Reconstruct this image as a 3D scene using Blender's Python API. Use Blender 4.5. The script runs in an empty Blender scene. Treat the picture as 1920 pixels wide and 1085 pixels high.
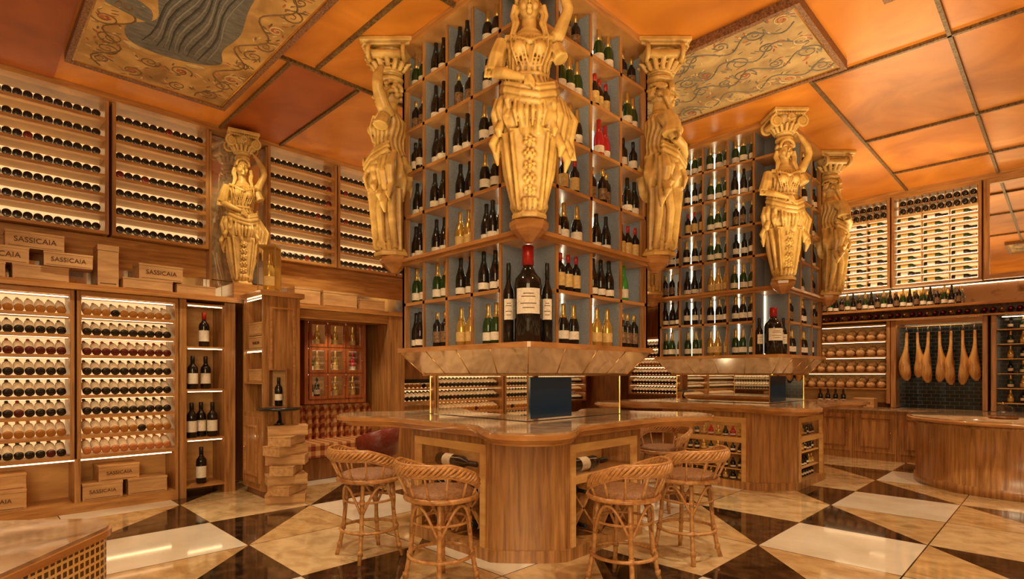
import bpy, math, random
from mathutils import Matrix, Vector
random.seed(7)
SQ=math.sqrt(2); F=1043.0; H=1.4
col=bpy.context.scene.collection
# ---------------------------------------------------------------- materials
def newmat(name):
    m=bpy.data.materials.new(name); m.use_nodes=True
    nt=m.node_tree; b=nt.nodes['Principled BSDF']
    return m,nt,b
def simple(name,c,rough=.5,metal=0,emit=None,es=0,coat=0):
    m,nt,b=newmat(name)
    b.inputs['Base Color'].default_value=(*c,1); b.inputs['Roughness'].default_value=rough
    b.inputs['Metallic'].default_value=metal
    if coat: b.inputs['Coat Weight'].default_value=coat
    if emit:
        b.inputs['Emission Color'].default_value=(*emit,1); b.inputs['Emission Strength'].default_value=es
    return m
def noisy(name,c1,c2,scale=(8,8,8),nscale=1,rough=.5,metal=0,detail=6,dist=0.5,bump=0,lo=.3,hi=.7,coat=0,cavity_shade=None):
    m,nt,b=newmat(name); N=nt.nodes; L=nt.links
    tc=N.new('ShaderNodeTexCoord'); mp=N.new('ShaderNodeMapping'); mp.inputs['Scale'].default_value=scale
    L.new(tc.outputs['Object'],mp.inputs[0])
    n=N.new('ShaderNodeTexNoise'); n.inputs['Scale'].default_value=nscale; n.inputs['Detail'].default_value=detail; n.inputs['Distortion'].default_value=dist
    L.new(mp.outputs[0],n.inputs['Vector'])
    r=N.new('ShaderNodeValToRGB'); r.color_ramp.elements[0].position=lo; r.color_ramp.elements[1].position=hi
    r.color_ramp.elements[0].color=(*c1,1); r.color_ramp.elements[1].color=(*c2,1)
    L.new(n.outputs['Fac'],r.inputs[0]); out=r.outputs[0]
    if cavity_shade:  # shade painted into the base colour: recesses darkened by pointiness
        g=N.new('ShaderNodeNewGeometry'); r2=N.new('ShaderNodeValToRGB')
        r2.color_ramp.elements[0].position=.44; r2.color_ramp.elements[0].color=(*cavity_shade,1)
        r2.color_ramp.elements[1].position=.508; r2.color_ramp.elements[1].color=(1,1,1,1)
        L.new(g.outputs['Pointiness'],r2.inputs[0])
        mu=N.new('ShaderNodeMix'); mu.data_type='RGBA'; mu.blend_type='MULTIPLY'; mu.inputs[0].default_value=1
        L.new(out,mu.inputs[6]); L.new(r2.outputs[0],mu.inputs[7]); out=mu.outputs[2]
    L.new(out,b.inputs['Base Color'])
    b.inputs['Roughness'].default_value=rough; b.inputs['Metallic'].default_value=metal
    if coat: b.inputs['Coat Weight'].default_value=coat
    if bump:
        bp=N.new('ShaderNodeBump'); bp.inputs['Strength'].default_value=bump; bp.inputs['Distance'].default_value=.01
        L.new(n.outputs['Fac'],bp.inputs['Height']); L.new(bp.outputs[0],b.inputs['Normal'])
    return m
OAK=noisy('oak_wood',(.22,.09,.026),(.52,.26,.085),(16,16,1.1),1.8,rough=.28,bump=.2)
OAKH=noisy('oak_wood_horizontal',(.32,.135,.037),(.58,.29,.09),(2,2,22),1.6,rough=.28)
WALNUT=noisy('walnut_wood',(.14,.05,.015),(.32,.135,.04),(14,14,1.2),1.6,rough=.3)
MAHOG=noisy('mahogany_wood',(.18,.045,.014),(.36,.11,.032),(14,14,1.2),1.6,rough=.25)
CRATE=noisy('pine_crate_wood',(.42,.22,.08),(.64,.38,.16),(3,18,18),1.2,rough=.6)
CEIL=noisy('orange_plaster',(.44,.135,.015),(.76,.29,.042),(1.2,1.2,1.2),1.0,rough=.32,bump=.08,detail=10,dist=1)
RUST=noisy('rust_plaster',(.30,.068,.011),(.46,.12,.018),(2,2,2),1.0,rough=.35)
ROPE=noisy('bronze_rope',(.05,.03,.015),(.28,.18,.08),(50,50,50),1,rough=.4,metal=.3)
STONE=noisy('gilded_stone',(.50,.29,.075),(.80,.53,.17),(9,9,9),1,rough=.34,bump=.06,cavity_shade=(.15,.08,.035))  # last colour is the painted shade in the carving's hollows
MIRROR=simple('mirror',(.88,.84,.76),.02,1)
AMIR=noisy('antique_mirror',(.46,.36,.22),(.92,.86,.74),(7,7,7),1.0,rough=.08,metal=.85,lo=.26,hi=.42,detail=10)
TOPM=noisy('brown_marble_top',(.24,.14,.07),(.52,.36,.21),(5,5,5),1,rough=.06,dist=1.5,detail=8)
EDGE=noisy('polished_oak_edge',(.34,.14,.04),(.56,.27,.085),(4,4,20),1,rough=.18,coat=.4)
FAB=noisy('blue_grey_linen',(.15,.18,.22),(.28,.32,.38),(160,160,160),1,rough=.85)
BLUE=simple('navy_panel',(.01,.03,.07),.15)
BLACKG=simple('dark_bottle_glass',(.012,.010,.008),.08)
GREENG=simple('green_bottle_glass',(.02,.05,.012),.08)
VIVID=simple('vivid_green_glass',(.05,.32,.05),.1)
AMBER=simple('amber_bottle_glass',(.45,.20,.04),.1)
ROSEG=simple('rose_bottle_glass',(.45,.02,.03),.12)
GOLDG=simple('golden_bottle_glass',(.55,.35,.08),.15,.5)
LABEL=noisy('cream_paper_label',(.70,.61,.46),(.90,.83,.70),(60,60,60),1,rough=.6)
LABELG=noisy('gold_paper_label',(.55,.35,.10),(.75,.52,.2),(60,60,60),1,rough=.5)
LABELD=noisy('dark_paper_label',(.08,.03,.02),(.35,.22,.10),(60,60,60),1,rough=.5)
FBLACK=simple('black_foil',(.02,.018,.016),.3,.3)
FGOLD=simple('gold_foil',(.65,.43,.13),.3,.8)
FRED=simple('red_foil',(.42,.02,.015),.3,.2)
LED=simple('led_strip',(1,.8,.5),.5,0,(1,.74,.40),8)
LEDR=simple('led_strip_rack',(1,.8,.5),.5,0,(1,.74,.40),8)
LEDW=simple('led_strip_soft',(1,.9,.7),.5,0,(1,.78,.48),13)
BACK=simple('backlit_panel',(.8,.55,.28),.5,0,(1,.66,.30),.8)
GLOWW=noisy('pale_oak_board',(.56,.29,.085),(.76,.45,.155),(3,3,14),1,rough=.5)
RATTAN=noisy('rattan_cane',(.32,.135,.04),(.60,.31,.105),(30,30,30),1,rough=.28)
SEATM=noisy('woven_seat',(.16,.07,.028),(.36,.17,.065),(60,60,60),1,rough=.6,bump=.4)
BREAD=noisy('bread_crust',(.20,.08,.025),(.62,.36,.14),(16,16,16),1,rough=.7,bump=.5)
HAM=noisy('cured_ham_skin',(.30,.11,.03),(.74,.42,.13),(10,10,5),1,rough=.25,bump=.3)
HOOF=simple('black_hoof',(.03,.02,.015),.4)
LEATHER=noisy('oxblood_leather',(.14,.02,.012),(.24,.04,.02),(30,30,30),1,rough=.35)
BRASS=simple('brass',(.75,.5,.2),.25,1)
INK=simple('burnt_brand_ink',(.10,.035,.01),.7)
BLACK=simple('black_lacquer',(.01,.01,.01),.25)
GL,nt,b=newmat('clear_glass_pane'); N=nt.nodes; L=nt.links
tr=N.new('ShaderNodeBsdfTransparent'); gl=N.new('ShaderNodeBsdfGlossy'); gl.inputs['Roughness'].default_value=.02
mx=N.new('ShaderNodeMixShader'); mx.inputs[0].default_value=.08
L.new(tr.outputs[0],mx.inputs[1]); L.new(gl.outputs[0],mx.inputs[2]); L.new(mx.outputs[0],N['Material Output'].inputs[0]); N.remove(b)
def brickmat(name,c1,c2,mort,scale,bw,bh,rough=.15,axis='XZ',off=.5,ms=.004):
    m,nt,b=newmat(name); N=nt.nodes; L=nt.links
    tc=N.new('ShaderNodeTexCoord'); sp=N.new('ShaderNodeSeparateXYZ'); cb=N.new('ShaderNodeCombineXYZ')
    L.new(tc.outputs['Object'],sp.inputs[0])
    if axis[0]=='S':
        ad=N.new('ShaderNodeMath'); ad.operation='ADD'; L.new(sp.outputs[0],ad.inputs[0]); L.new(sp.outputs[1],ad.inputs[1]); L.new(ad.outputs[0],cb.inputs[0])
    else: L.new(sp.outputs[axis[0]],cb.inputs[0])
    L.new(sp.outputs[axis[1]],cb.inputs[1])
    t=N.new('ShaderNodeTexBrick'); t.offset=off; t.inputs['Scale'].default_value=scale; t.inputs['Brick Width'].default_value=bw; t.inputs['Row Height'].default_value=bh
    t.inputs['Mortar Size'].default_value=ms; t.inputs['Color1'].default_value=(*c1,1); t.inputs['Color2'].default_value=(*c2,1); t.inputs['Mortar'].default_value=(*mort,1)
    L.new(cb.outputs[0],t.inputs['Vector']); L.new(t.outputs['Color'],b.inputs['Base Color']); b.inputs['Roughness'].default_value=rough
    return m
TEAL=brickmat('teal_glazed_tile',(.004,.016,.026),(.008,.028,.042),(.12,.12,.10),1,.12,.06,axis='YZ')
LATT=brickmat('gilded_lattice',(.07,.03,.01),(.10,.045,.015),(.80,.52,.18),1,.028,.028,.3,'SZ',0,.005)
def plaid():
    m,nt,b=newmat('plaid_upholstery'); N=nt.nodes; L=nt.links
    tc=N.new('ShaderNodeTexCoord'); sp=N.new('ShaderNodeSeparateXYZ'); L.new(tc.outputs['Object'],sp.inputs[0])
    def stripe(sock,k):
        a=N.new('ShaderNodeMath'); a.operation='MULTIPLY'; a.inputs[1].default_value=k; L.new(sock,a.inputs[0])
        f=N.new('ShaderNodeMath'); f.operation='FRACT'; L.new(a.outputs[0],f.inputs[0])
        g=N.new('ShaderNodeMath'); g.operation='GREATER_THAN'; g.inputs[1].default_value=.5; L.new(f.outputs[0],g.inputs[0]); return g.outputs[0]
    yz=N.new('ShaderNodeMath'); yz.operation='ADD'; L.new(sp.outputs[1],yz.inputs[0]); L.new(sp.outputs[2],yz.inputs[1])
    s=N.new('ShaderNodeMath'); s.operation='ADD'; L.new(stripe(sp.outputs[0],8),s.inputs[0]); L.new(stripe(yz.outputs[0],8),s.inputs[1])
    h=N.new('ShaderNodeMath'); h.operation='MULTIPLY'; h.inputs[1].default_value=.5; L.new(s.outputs[0],h.inputs[0])
    r=N.new('ShaderNodeValToRGB'); r.color_ramp.elements[0].color=(.66,.42,.18,1); r.color_ramp.elements[1].color=(.20,.035,.012,1)
    e=r.color_ramp.elements.new(.5); e.color=(.44,.16,.045,1)
    L.new(h.outputs[0],r.inputs[0]); L.new(r.outputs[0],b.inputs['Base Color']); b.inputs['Roughness'].default_value=.9
    return m
PLAID=plaid()
PAINTBG=noisy('aged_gold_fresco_ground',(.30,.15,.04),(.70,.44,.15),(3,3,3),1,rough=.6,detail=10,dist=1)
PAINTBG2=noisy('grey_gold_fresco_ground',(.28,.18,.08),(.60,.42,.19),(3,3,3),1,rough=.6,detail=10,dist=1)
PAINTSC=noisy('fresco_scroll_paint',(.13,.07,.03),(.28,.16,.06),(9,9,9),1,rough=.6)
PAINTSG=noisy('fresco_grey_scroll_paint',(.13,.12,.10),(.24,.21,.16),(9,9,9),1,rough=.6)
PAINTSL=noisy('fresco_light_scroll_paint',(.55,.38,.16),(.72,.54,.27),(9,9,9),1,rough=.6)
PAINTBL=noisy('fresco_grey_robe',(.085,.085,.08),(.20,.19,.165),(4,12,9),1,rough=.6,dist=2)
PAINTBL2=noisy('fresco_pale_robe_fold',(.20,.20,.18),(.29,.28,.24),(6,9,9),1,rough=.6,dist=2)
PAINTBL3=noisy('fresco_dark_robe_fold',(.035,.038,.04),(.075,.075,.07),(6,9,9),1,rough=.6,dist=2)
PAINTRD=noisy('fresco_red_flower',(.32,.07,.03),(.52,.17,.06),(9,9,9),1,rough=.6)
FRAMEM=noisy('carved_red_frame',(.08,.03,.018),(.38,.19,.09),(60,60,60),1,rough=.5,bump=.5)
def floormat():
    m,nt,b=newmat('harlequin_marble_floor'); N=nt.nodes; L=nt.links
    def M(op,a,b2=None):
        n=N.new('ShaderNodeMath'); n.operation=op
        for i,v in enumerate((a,b2)):
            if v is None: continue
            if isinstance(v,(int,float)): n.inputs[i].default_value=v
            else: L.new(v,n.inputs[i])
        return n.outputs[0]
    tc=N.new('ShaderNodeTexCoord'); sp=N.new('ShaderNodeSeparateXYZ'); L.new(tc.outputs['Object'],sp.inputs[0])
    x=M('DIVIDE',M('ADD',sp.outputs[0],-.71+19.6),.98); y=M('DIVIDE',M('ADD',sp.outputs[1],-.81+19.6),.98)
    fx=M('FRACT',x); fy=M('FRACT',y); ix=M('MODULO',M('FLOOR',x),2); iy=M('MODULO',M('FLOOR',y),2)
    xo=M('ABSOLUTE',M('SUBTRACT',ix,iy))
    sg=M('SUBTRACT',1,M('MULTIPLY',ix,2))
    dk=M('MULTIPLY',xo,M('GREATER_THAN',M('MULTIPLY',M('SUBTRACT',fx,fy),sg),0))
    wh=M('MULTIPLY',M('SUBTRACT',1,ix),M('SUBTRACT',1,iy))
    bt=M('MULTIPLY',ix,iy)
    ex=M('MINIMUM',M('MINIMUM',fx,M('SUBTRACT',1,fx)),M('MINIMUM',fy,M('SUBTRACT',1,fy)))
    seam=M('LESS_THAN',ex,.005)
    def marble(c1,c2,sc,d,lo,hi,rot=.5,st=.8):
        n=N.new('ShaderNodeTexNoise'); n.inputs['Scale'].default_value=sc; n.inputs['Detail'].default_value=12; n.inputs['Distortion'].default_value=d
        mp=N.new('ShaderNodeMapping'); mp.inputs['Scale'].default_value=(1,st,1); mp.inputs['Rotation'].default_value=(0,0,rot)
        L.new(tc.outputs['Object'],mp.inputs[0]); L.new(mp.outputs[0],n.inputs['Vector'])
        r=N.new('ShaderNodeValToRGB'); r.color_ramp.elements[0].color=(*c1,1); r.color_ramp.elements[1].color=(*c2,1)
        r.color_ramp.elements[0].position=lo; r.color_ramp.elements[1].position=hi
        L.new(n.outputs['Fac'],r.inputs[0]); return r.outputs[0]
    cream=marble((.50,.34,.16),(.72,.54,.30),7,.6,.33,.60)
    tan=marble((.42,.25,.10),(.64,.44,.21),8,.6,.33,.62,-.6,.6)
    white=marble((.68,.59,.45),(.82,.75,.62),3,.4,.3,.7)
    dark=marble((.014,.009,.006),(.10,.055,.025),9,.7,.45,.8)
    def mix(f,a,c):
        n=N.new('ShaderNodeMix'); n.data_type='RGBA'; L.new(f,n.inputs[0]); L.new(a,n.inputs[6]); L.new(c,n.inputs[7]); return n.outputs[2]
    c=mix(bt,mix(dk,mix(wh,tan,white),dark),cream)
    L.new(mix(seam,c,dark),b.inputs['Base Color']); b.inputs['Roughness'].default_value=.08
    b.inputs['Coat Weight'].default_value=.5; b.inputs['Coat Roughness'].default_value=.05
    return m
FLOOR=floormat()
# ---------------------------------------------------------------- mesh builder
class MB:
    def __init__(s): s.v=[];s.f=[];s.m=[];s.s=[];s.mats=[];s.M=Matrix.Identity(4)
    def mi(s,mat):
        if mat not in s.mats: s.mats.append(mat)
        return s.mats.index(mat)
    def add(s,vs,fs,mat,smooth=False):
        o=len(s.v); k=s.mi(mat)
        for v in vs: s.v.append(tuple(s.M@Vector(v)))
        for f in fs: s.f.append([i+o for i in f]); s.m.append(k); s.s.append(smooth)
        return s
    def box(s,x0,x1,y0,y1,z0,z1,mat):
        vs=[(x0,y0,z0),(x1,y0,z0),(x1,y1,z0),(x0,y1,z0),(x0,y0,z1),(x1,y0,z1),(x1,y1,z1),(x0,y1,z1)]
        return s.add(vs,[(0,3,2,1),(4,5,6,7),(0,1,5,4),(1,2,6,5),(2,3,7,6),(3,0,4,7)],mat)
    def prism(s,poly,z0,z1,mat,smooth=False,poly2=None):
        n=len(poly); p2=poly2 or poly
        vs=[(x,y,z0) for x,y in poly]+[(x,y,z1) for x,y in p2]
        s.add(vs,[(i,(i+1)%n,n+(i+1)%n,n+i) for i in range(n)],mat,smooth)
        s.add([(x,y,z0) for x,y in poly],[tuple(reversed(range(n)))],mat)
        return s.add([(x,y,z1) for x,y in p2],[tuple(range(n))],mat)
    def lathe(s,prof,mat,n=16,c=(0,0,0),smooth=True):
        vs=[];fs=[]
        for r,z in prof:
            for i in range(n):
                a=2*math.pi*i/n; vs.append((c[0]+r*math.cos(a),c[1]+r*math.sin(a),c[2]+z))
        m=len(prof)
        for j in range(m-1):
            for i in range(n): fs.append((j*n+i,j*n+(i+1)%n,(j+1)*n+(i+1)%n,(j+1)*n+i))
        fs.append(tuple(reversed(range(n)))); fs.append(tuple((m-1)*n+i for i in range(n)))
        return s.add(vs,fs,mat,smooth)
    def tube(s,pts,r,mat,n=8,closed=False):
        P=[Vector(p) for p in pts]; k=len(P); rs=r if isinstance(r,(list,tuple)) else [r]*k
        up=None; vs=[]
        for i in range(k):
            if closed: t=P[(i+1)%k]-P[i-1]
            else: t=P[min(i+1,k-1)]-P[max(i-1,0)]
            t.normalize()
            if up is None:
                up=Vector((0,0,1)) if abs(t.z)<.9 else Vector((1,0,0))
            a=t.cross(up)
            if a.length<1e-5: a=t.cross(Vector((.3,1,.2)))
            a.normalize(); bb=a.cross(t); up=bb
            for j in range(n):
                th=2*math.pi*j/n; q=P[i]+a*math.cos(th)*rs[i]+bb*math.sin(th)*rs[i]; vs.append(tuple(q))
        fs=[]
        for i in range(k if closed else k-1):
            i2=(i+1)%k
            for j in range(n): fs.append((i*n+j,i*n+(j+1)%n,i2*n+(j+1)%n,i2*n+j))
        if not closed: fs.append(tuple(reversed(range(n)))); fs.append(tuple((k-1)*n+j for j in range(n)))
        return s.add(vs,fs,mat,True)
    def ell(s,c,r,mat,n=14,m=9,rot=None):
        vs=[];fs=[]; Rm=rot or Matrix.Identity(3)
        for j in range(m+1):
            ph=math.pi*j/m
            for i in range(n):
                a=2*math.pi*i/n
                q=Rm@Vector((r[0]*math.sin(ph)*math.cos(a),r[1]*math.sin(ph)*math.sin(a),-r[2]*math.cos(ph)))
                vs.append((c[0]+q.x,c[1]+q.y,c[2]+q.z))
        for j in range(m):
            for i in range(n): fs.append((j*n+i,j*n+(i+1)%n,(j+1)*n+(i+1)%n,(j+1)*n+i))
        return s.add(vs,fs,mat,True)
    def mesh(s,name,off=(0,0,0)):
        me=bpy.data.meshes.new(name)
        me.from_pydata([(v[0]-off[0],v[1]-off[1],v[2]-off[2]) for v in s.v],[],s.f)
        for m in s.mats: me.materials.append(m)
        me.polygons.foreach_set('material_index',s.m); me.polygons.foreach_set('use_smooth',s.s); me.update()
        return me
def bx(x0,x1,y0,y1,z0,z1,mat): return MB().box(x0,x1,y0,y1,z0,z1,mat)
def meta(o,label,cat,group=None,kind=None):
    o['label']=label; o['category']=cat
    if group: o['group']=group
    if kind: o['kind']=kind
def mk(name,me,loc=(0,0,0),rotz=0,parent=None):
    o=bpy.data.objects.new(name,me); o.location=loc; o.rotation_euler=(0,0,rotz); col.objects.link(o)
    if parent is not None: o.parent=parent
    return o
def single(name,mb,loc,label,cat,group=None,kind=None,rotz=0,world=True,bevel=0):
    o=mk(name,mb.mesh(name,loc if world else (0,0,0)),loc,rotz); meta(o,label,cat,group,kind)
    if bevel: addbev(o,bevel)
    return o
def addbev(o,w):
    b=o.modifiers.new('bevel','BEVEL'); b.width=w; b.segments=2; b.limit_method='ANGLE'
def thing(name,loc,label,cat,parts,group=None,rotz=0,world=False,bevel=0):
    e=mk(name,None,loc,rotz); e.empty_display_size=.1; meta(e,label,cat,group)
    for p in parts:
        o=mk(p[0],p[1].mesh(p[0],loc if world else (0,0,0)),parent=e)
        if len(p)>2 and p[2]: o['label']=p[2]
        if bevel and p[0] not in('led_strip',): addbev(o,bevel)
    return e
def dup(root,loc,rotz=0):
    r=root.copy(); col.objects.link(r); r.location=loc; r.rotation_euler=(0,0,rotz)
    for c in root.children:
        k=c.copy(); k.parent=r; col.objects.link(k)
    return r
def struct(name,mb):
    o=mk(name,mb.mesh(name)); o['kind']='structure'; return o
def text(s,size,loc,rot,mat,parent,name='lettering',ext=.001):
    cu=bpy.data.curves.new(name,'FONT'); cu.body=s; cu.size=size; cu.extrude=ext; cu.align_x='CENTER'; cu.align_y='CENTER'
    t=bpy.data.objects.new(name+'_tmp',cu); col.objects.link(t)
    dg=bpy.context.evaluated_depsgraph_get(); me=bpy.data.meshes.new_from_object(t.evaluated_get(dg)); bpy.data.objects.remove(t)
    me.materials.clear(); me.materials.append(mat)
    o=mk(name,me,loc,0,parent); o.rotation_euler=rot; return o
# ---------------------------------------------------------------- room
CZ=4.4
struct('floor',bx(-3,11.5,-3,7.8,-.1,0,FLOOR))
struct('ceiling',bx(-3,11.5,-3,7.8,CZ,CZ+.1,CEIL))
struct('wall_north',bx(-3,11.5,7.7,7.8,0,CZ,WALNUT))
struct('wall_east',bx(11.38,11.5,-3,7.7,0,CZ,WALNUT))
struct('wall_south',bx(-3,11.5,-3.1,-3,0,CZ,OAK))
struct('wall_west',bx(-3.1,-3,-3,7.7,0,CZ,OAK))
k=1
def strip(x0,x1,y0,y1):
    global k
    struct('trim_%d'%k,bx(x0,x1,y0,y1,CZ-.03,CZ,ROPE)); k+=1
W_=.016
for yy,a,b in((.74,-3,11.3),(1.86,5.0,11.3),(5.25,-3,11.3),(3.52,-3,11.3)): strip(a,b,yy-W_,yy+W_)
for xx,a,b in((6.2,-3,1.84),(8.3,-3,1.84),(9.9,-3,1.84),(2.5,2,5.2),(3.0,5.3,7.3),(5.9,1.88,5.2),(4.0,-3,.7),(2.27,5.27,7.3),(5.0,5.3,7.3)): strip(xx-W_,xx+W_,a,b)
struct('ceiling_panel_1',bx(2.29,2.97,5.28,7.3,CZ-.012,CZ,RUST))
struct('ceiling_panel_3',bx(-3,.70,3.56,7.27,CZ-.012,CZ,RUST))
struct('trim_90',bx(-3,11.3,7.28,7.7,CZ-.06,CZ,OAKH))
struct('trim_91',bx(10.95,11.38,-3,7.7,CZ-.07,CZ,OAKH))
struct('trim_92',bx(3.001,4.449,7.0,7.3,2.12,2.235,OAKH))
def spiral(mb,cx,cy,r,sgn,z,w,mat,a0):
    pts=[]
    for i in range(34):
        t=i/33; a=a0+sgn*t*3.4*math.pi; rr=r*(1-t*.88); pts.append((cx+rr*math.cos(a),cy+rr*math.sin(a),z))
    mb.tube(pts,[w*(1-.6*i/33) for i in range(34)],mat,5)
def painting(x0,x1,y0,y1,figure,label,bg,sc):
    z=CZ-.06; cx=(x0+x1)/2; cy=(y0+y1)/2
    f=MB(); t=.045
    f.box(x0,x1,y0,y0+t,z-.02,CZ-.0,FRAMEM).box(x0,x1,y1-t,y1,z-.02,CZ,FRAMEM).box(x0,x0+t,y0+t,y1-t,z-.02,CZ,FRAMEM).box(x1-t,x1,y0+t,y1-t,z-.02,CZ,FRAMEM)
    u=t+.018
    f.box(x0+t,x1-t,y0+t,y0+u,z-.01,z,BRASS).box(x0+t,x1-t,y1-u,y1-t,z-.01,z,BRASS).box(x0+t,x0+u,y0+u,y1-u,z-.01,z,BRASS).box(x1-u,x1-t,y0+u,y1-u,z-.01,z,BRASS)
    p=bx(x0+t,x1-t,y0+t,y1-t,z,z+.02,bg)
    rnd=random.Random(int(x0*100))
    # running vines
    for s in range(4):
        xx=x0+.25+s*(x1-x0-.5)/3
        pts=[(xx+.09*math.sin(j*.55+s*1.7),y0+.12+j*(y1-y0-.24)/80,z-.0005) for j in range(81)]
        if figure and s in(1,2): pts=[q for q in pts if q[1]<y1-2.7]
        p.tube(pts,.008,sc,5)
    ny=int((y1-y0)/.26); nx=4
    for j in range(ny):
        for i in range(nx):
            xx=x0+.20+i*(x1-x0-.40)/(nx-1)+rnd.uniform(-.05,.05); yy=y0+.2+j*.26+rnd.uniform(-.05,.05)
            if yy>y1-.18: continue
            if figure and abs(xx-cx)<.34 and y1-2.7<yy<y1-.75: continue
            r=rnd.uniform(.06,.125)
            spiral(p,xx,yy,r,1 if (i+j)%2 else -1,z-.001,.008,sc if rnd.random()<.8 else PAINTSL,rnd.random()*6)
            for q in range(12):
                a=rnd.random()*6.28; d=r*.7+rnd.random()*.10
                ccx=min(max(xx+d*math.cos(a),x0+.10),x1-.10); ccy=min(max(yy+d*math.sin(a),y0+.10),y1-.10)
                p.ell((ccx,ccy,z),(.030,.009,.003),(sc,PAINTSL,sc)[q%3] if q%5 else PAINTRD,7,4,Matrix.Rotation(a+.8,3,'Z'))
            if (i+j)%4==0:
                for q in range(5): p.ell((xx+.026*math.cos(q*1.257),yy+.026*math.sin(q*1.257),z),(.018,.018,.004),PAINTRD,8,5)
    if figure:
        yb=y1-.85
        def blob(poly,mat,dz):
            n=len(poly); pp=[]
            for i in range(n):
                for s in range(5):
                    u=s/5; p0,p1,p2,p3=[poly[(i+d)%n] for d in(-1,0,1,2)]
                    pp.append(tuple(.5*((2*p1[c])+(-p0[c]+p2[c])*u+(2*p0[c]-5*p1[c]+4*p2[c]-p3[c])*u*u+(-p0[c]+3*p1[c]-3*p2[c]+p3[c])*u**3) for c in(0,1)))
            p.prism([(cx+a,yb+b_) for a,b_ in pp],z-.002-dz,z+.004,mat)
        blob([(-.34,.05),(-.1,.12),(.18,.06),(.36,-.1),(.30,-.35),(.33,-.7),(.26,-1.1),(.2,-1.6),(0,-1.75),(-.18,-1.5),(-.22,-1.1),(-.30,-.8),(-.24,-.45),(-.40,-.2)],PAINTBL,0)
        blob([(-.30,-.55),(-.48,-.62),(-.60,-.45),(-.46,-.38),(-.28,-.36)],PAINTBL,.0005)
        for i in range(12):
            a=-.26+.047*i
            pts=[(cx+a*(1-.05*t)+.025*math.sin(t*1.1+i*.5),yb-.02-.17*t,z-.003) for t in range(9)]
            p.tube(pts,[.003,.007,.009,.010,.009,.008,.006,.005,.003],PAINTBL2 if i%2 else PAINTBL3,5)
        p.ell((cx-.30,yb+.13,z-.001),(.09,.035,.004),PAINTSL,12,5,Matrix.Rotation(.5,3,'Z')); p.ell((cx+.2,yb+.12,z-.001),(.09,.035,.004),PAINTSL,12,5,Matrix.Rotation(-.4,3,'Z'))
    thing('ceiling_painting',(cx,cy,CZ-.08),label,'painting',[('frame',f,'carved dark red frame with gilt lip'),('canvas',p)],world=True)
painting(.72,2.12,2.3,6.65,True,'large framed fresco with grey-robed figure and gold scrolls on ceiling',PAINTBG,PAINTSC)
painting(4.7,6.05,1.5,5.0,False,'framed ceiling fresco with grey and gold foliage scrolls',PAINTBG2,PAINTSG)
painting(3.9,5.2,-1.2,1.03,False,'framed ceiling fresco with carved red edge',PAINTBG2,PAINTSG)
# ---------------------------------------------------------------- bottles
def prof_bordeaux(h=.3,r=.038):
    return [(r*.8,0),(r,h*.02),(r,h*.60),(r*.93,h*.66),(r*.6,h*.72),(r*.38,h*.78),(r*.36,h*.995),(r*.3,h)]
def prof_champ(h=.32,r=.043):
    return [(r*.8,0),(r,h*.02),(r,h*.46),(r*.9,h*.55),(r*.62,h*.66),(r*.4,h*.78),(r*.33,h*.9),(r*.36,h*.985),(r*.28,h)]
def bottle_parts(kind,glass,foil,lab,n=16,h=None,r=None,lr=None):
    if kind=='b': h=h or .31; r=r or .040; pr=prof_bordeaux(h,r); l0,l1=lr or (.16,.48); f0=.80
    else: h=h or .33; r=r or .046; pr=prof_champ(h,r); l0,l1=lr or (.12,.36); f0=.66
    body=MB().lathe(pr,glass,n)
    label=MB().lathe([(r*1.015,h*l0),(r*1.015,h*l1)],lab,n)
    # open sleeve: drop the two cap faces so the glass shows inside
    label.f=label.f[:-2]; label.m=label.m[:-2]; label.s=label.s[:-2]
    if kind=='b': fo=MB().lathe([(r*.42,h*f0),(r*.42,h*.998),(r*.36,h*1.008)],foil,n)
    else: fo=MB().lathe([(r*.66,h*.655),(r*.44,h*.78),(r*.38,h*.9),(r*.42,h*.985),(r*.3,h*1.006)],foil,n)
    return body,label,fo
def merged(*mbs):
    o=MB()
    for m in mbs:
        base=len(o.v); o.v+=m.v
        for f,mi,s in zip(m.f,m.m,m.s): o.f.append([i+base for i in f]); o.m.append(o.mi(m.mats[mi])); o.s.append(s)
    return o
KINDS={}
for key,kd,g,fo,la,lr,lab in [('blk','b',BLACKG,FBLACK,LABEL,(.2,.42),'dark wine bottle with cream label'),
    ('blg','b',BLACKG,FRED,LABELG,(.16,.5),'dark wine bottle with gold label'),
    ('bld','b',BLACKG,FGOLD,LABELD,(.14,.45),'dark wine bottle with dark label'),
    ('gch','c',GREENG,FGOLD,LABEL,(.1,.3),'green champagne bottle with gold foil'),
    ('bch','c',BLACKG,FBLACK,LABEL,(.08,.24),'black champagne bottle with narrow label'),
    ('bcd','c',BLACKG,FGOLD,LABEL,(.14,.34),'black champagne bottle with gold foil'),
    ('gld','c',GOLDG,FGOLD,LABELG,(.12,.36),'golden champagne bottle with gold foil'),
    ('ros','c',ROSEG,FRED,LABEL,(.12,.3),'rose sparkling bottle with red foil'),
    ('viv','c',VIVID,VIVID,LABEL,(.12,.36),'bright green sparkling bottle')]:
    b,l,f=bottle_parts(kd,g,fo,la,lr=lr)
    KINDS[key]=dict(body=b.mesh('bottle_glass_'+key),label=l.mesh('bottle_label_'+key),foil=f.mesh('bottle_foil_'+key),whole=merged(b,l,f).mesh('bottle_'+key),desc=lab,name='wine_bottle' if kd=='b' else 'champagne_bottle',cat='wine bottle' if kd=='b' else 'champagne bottle')
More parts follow.
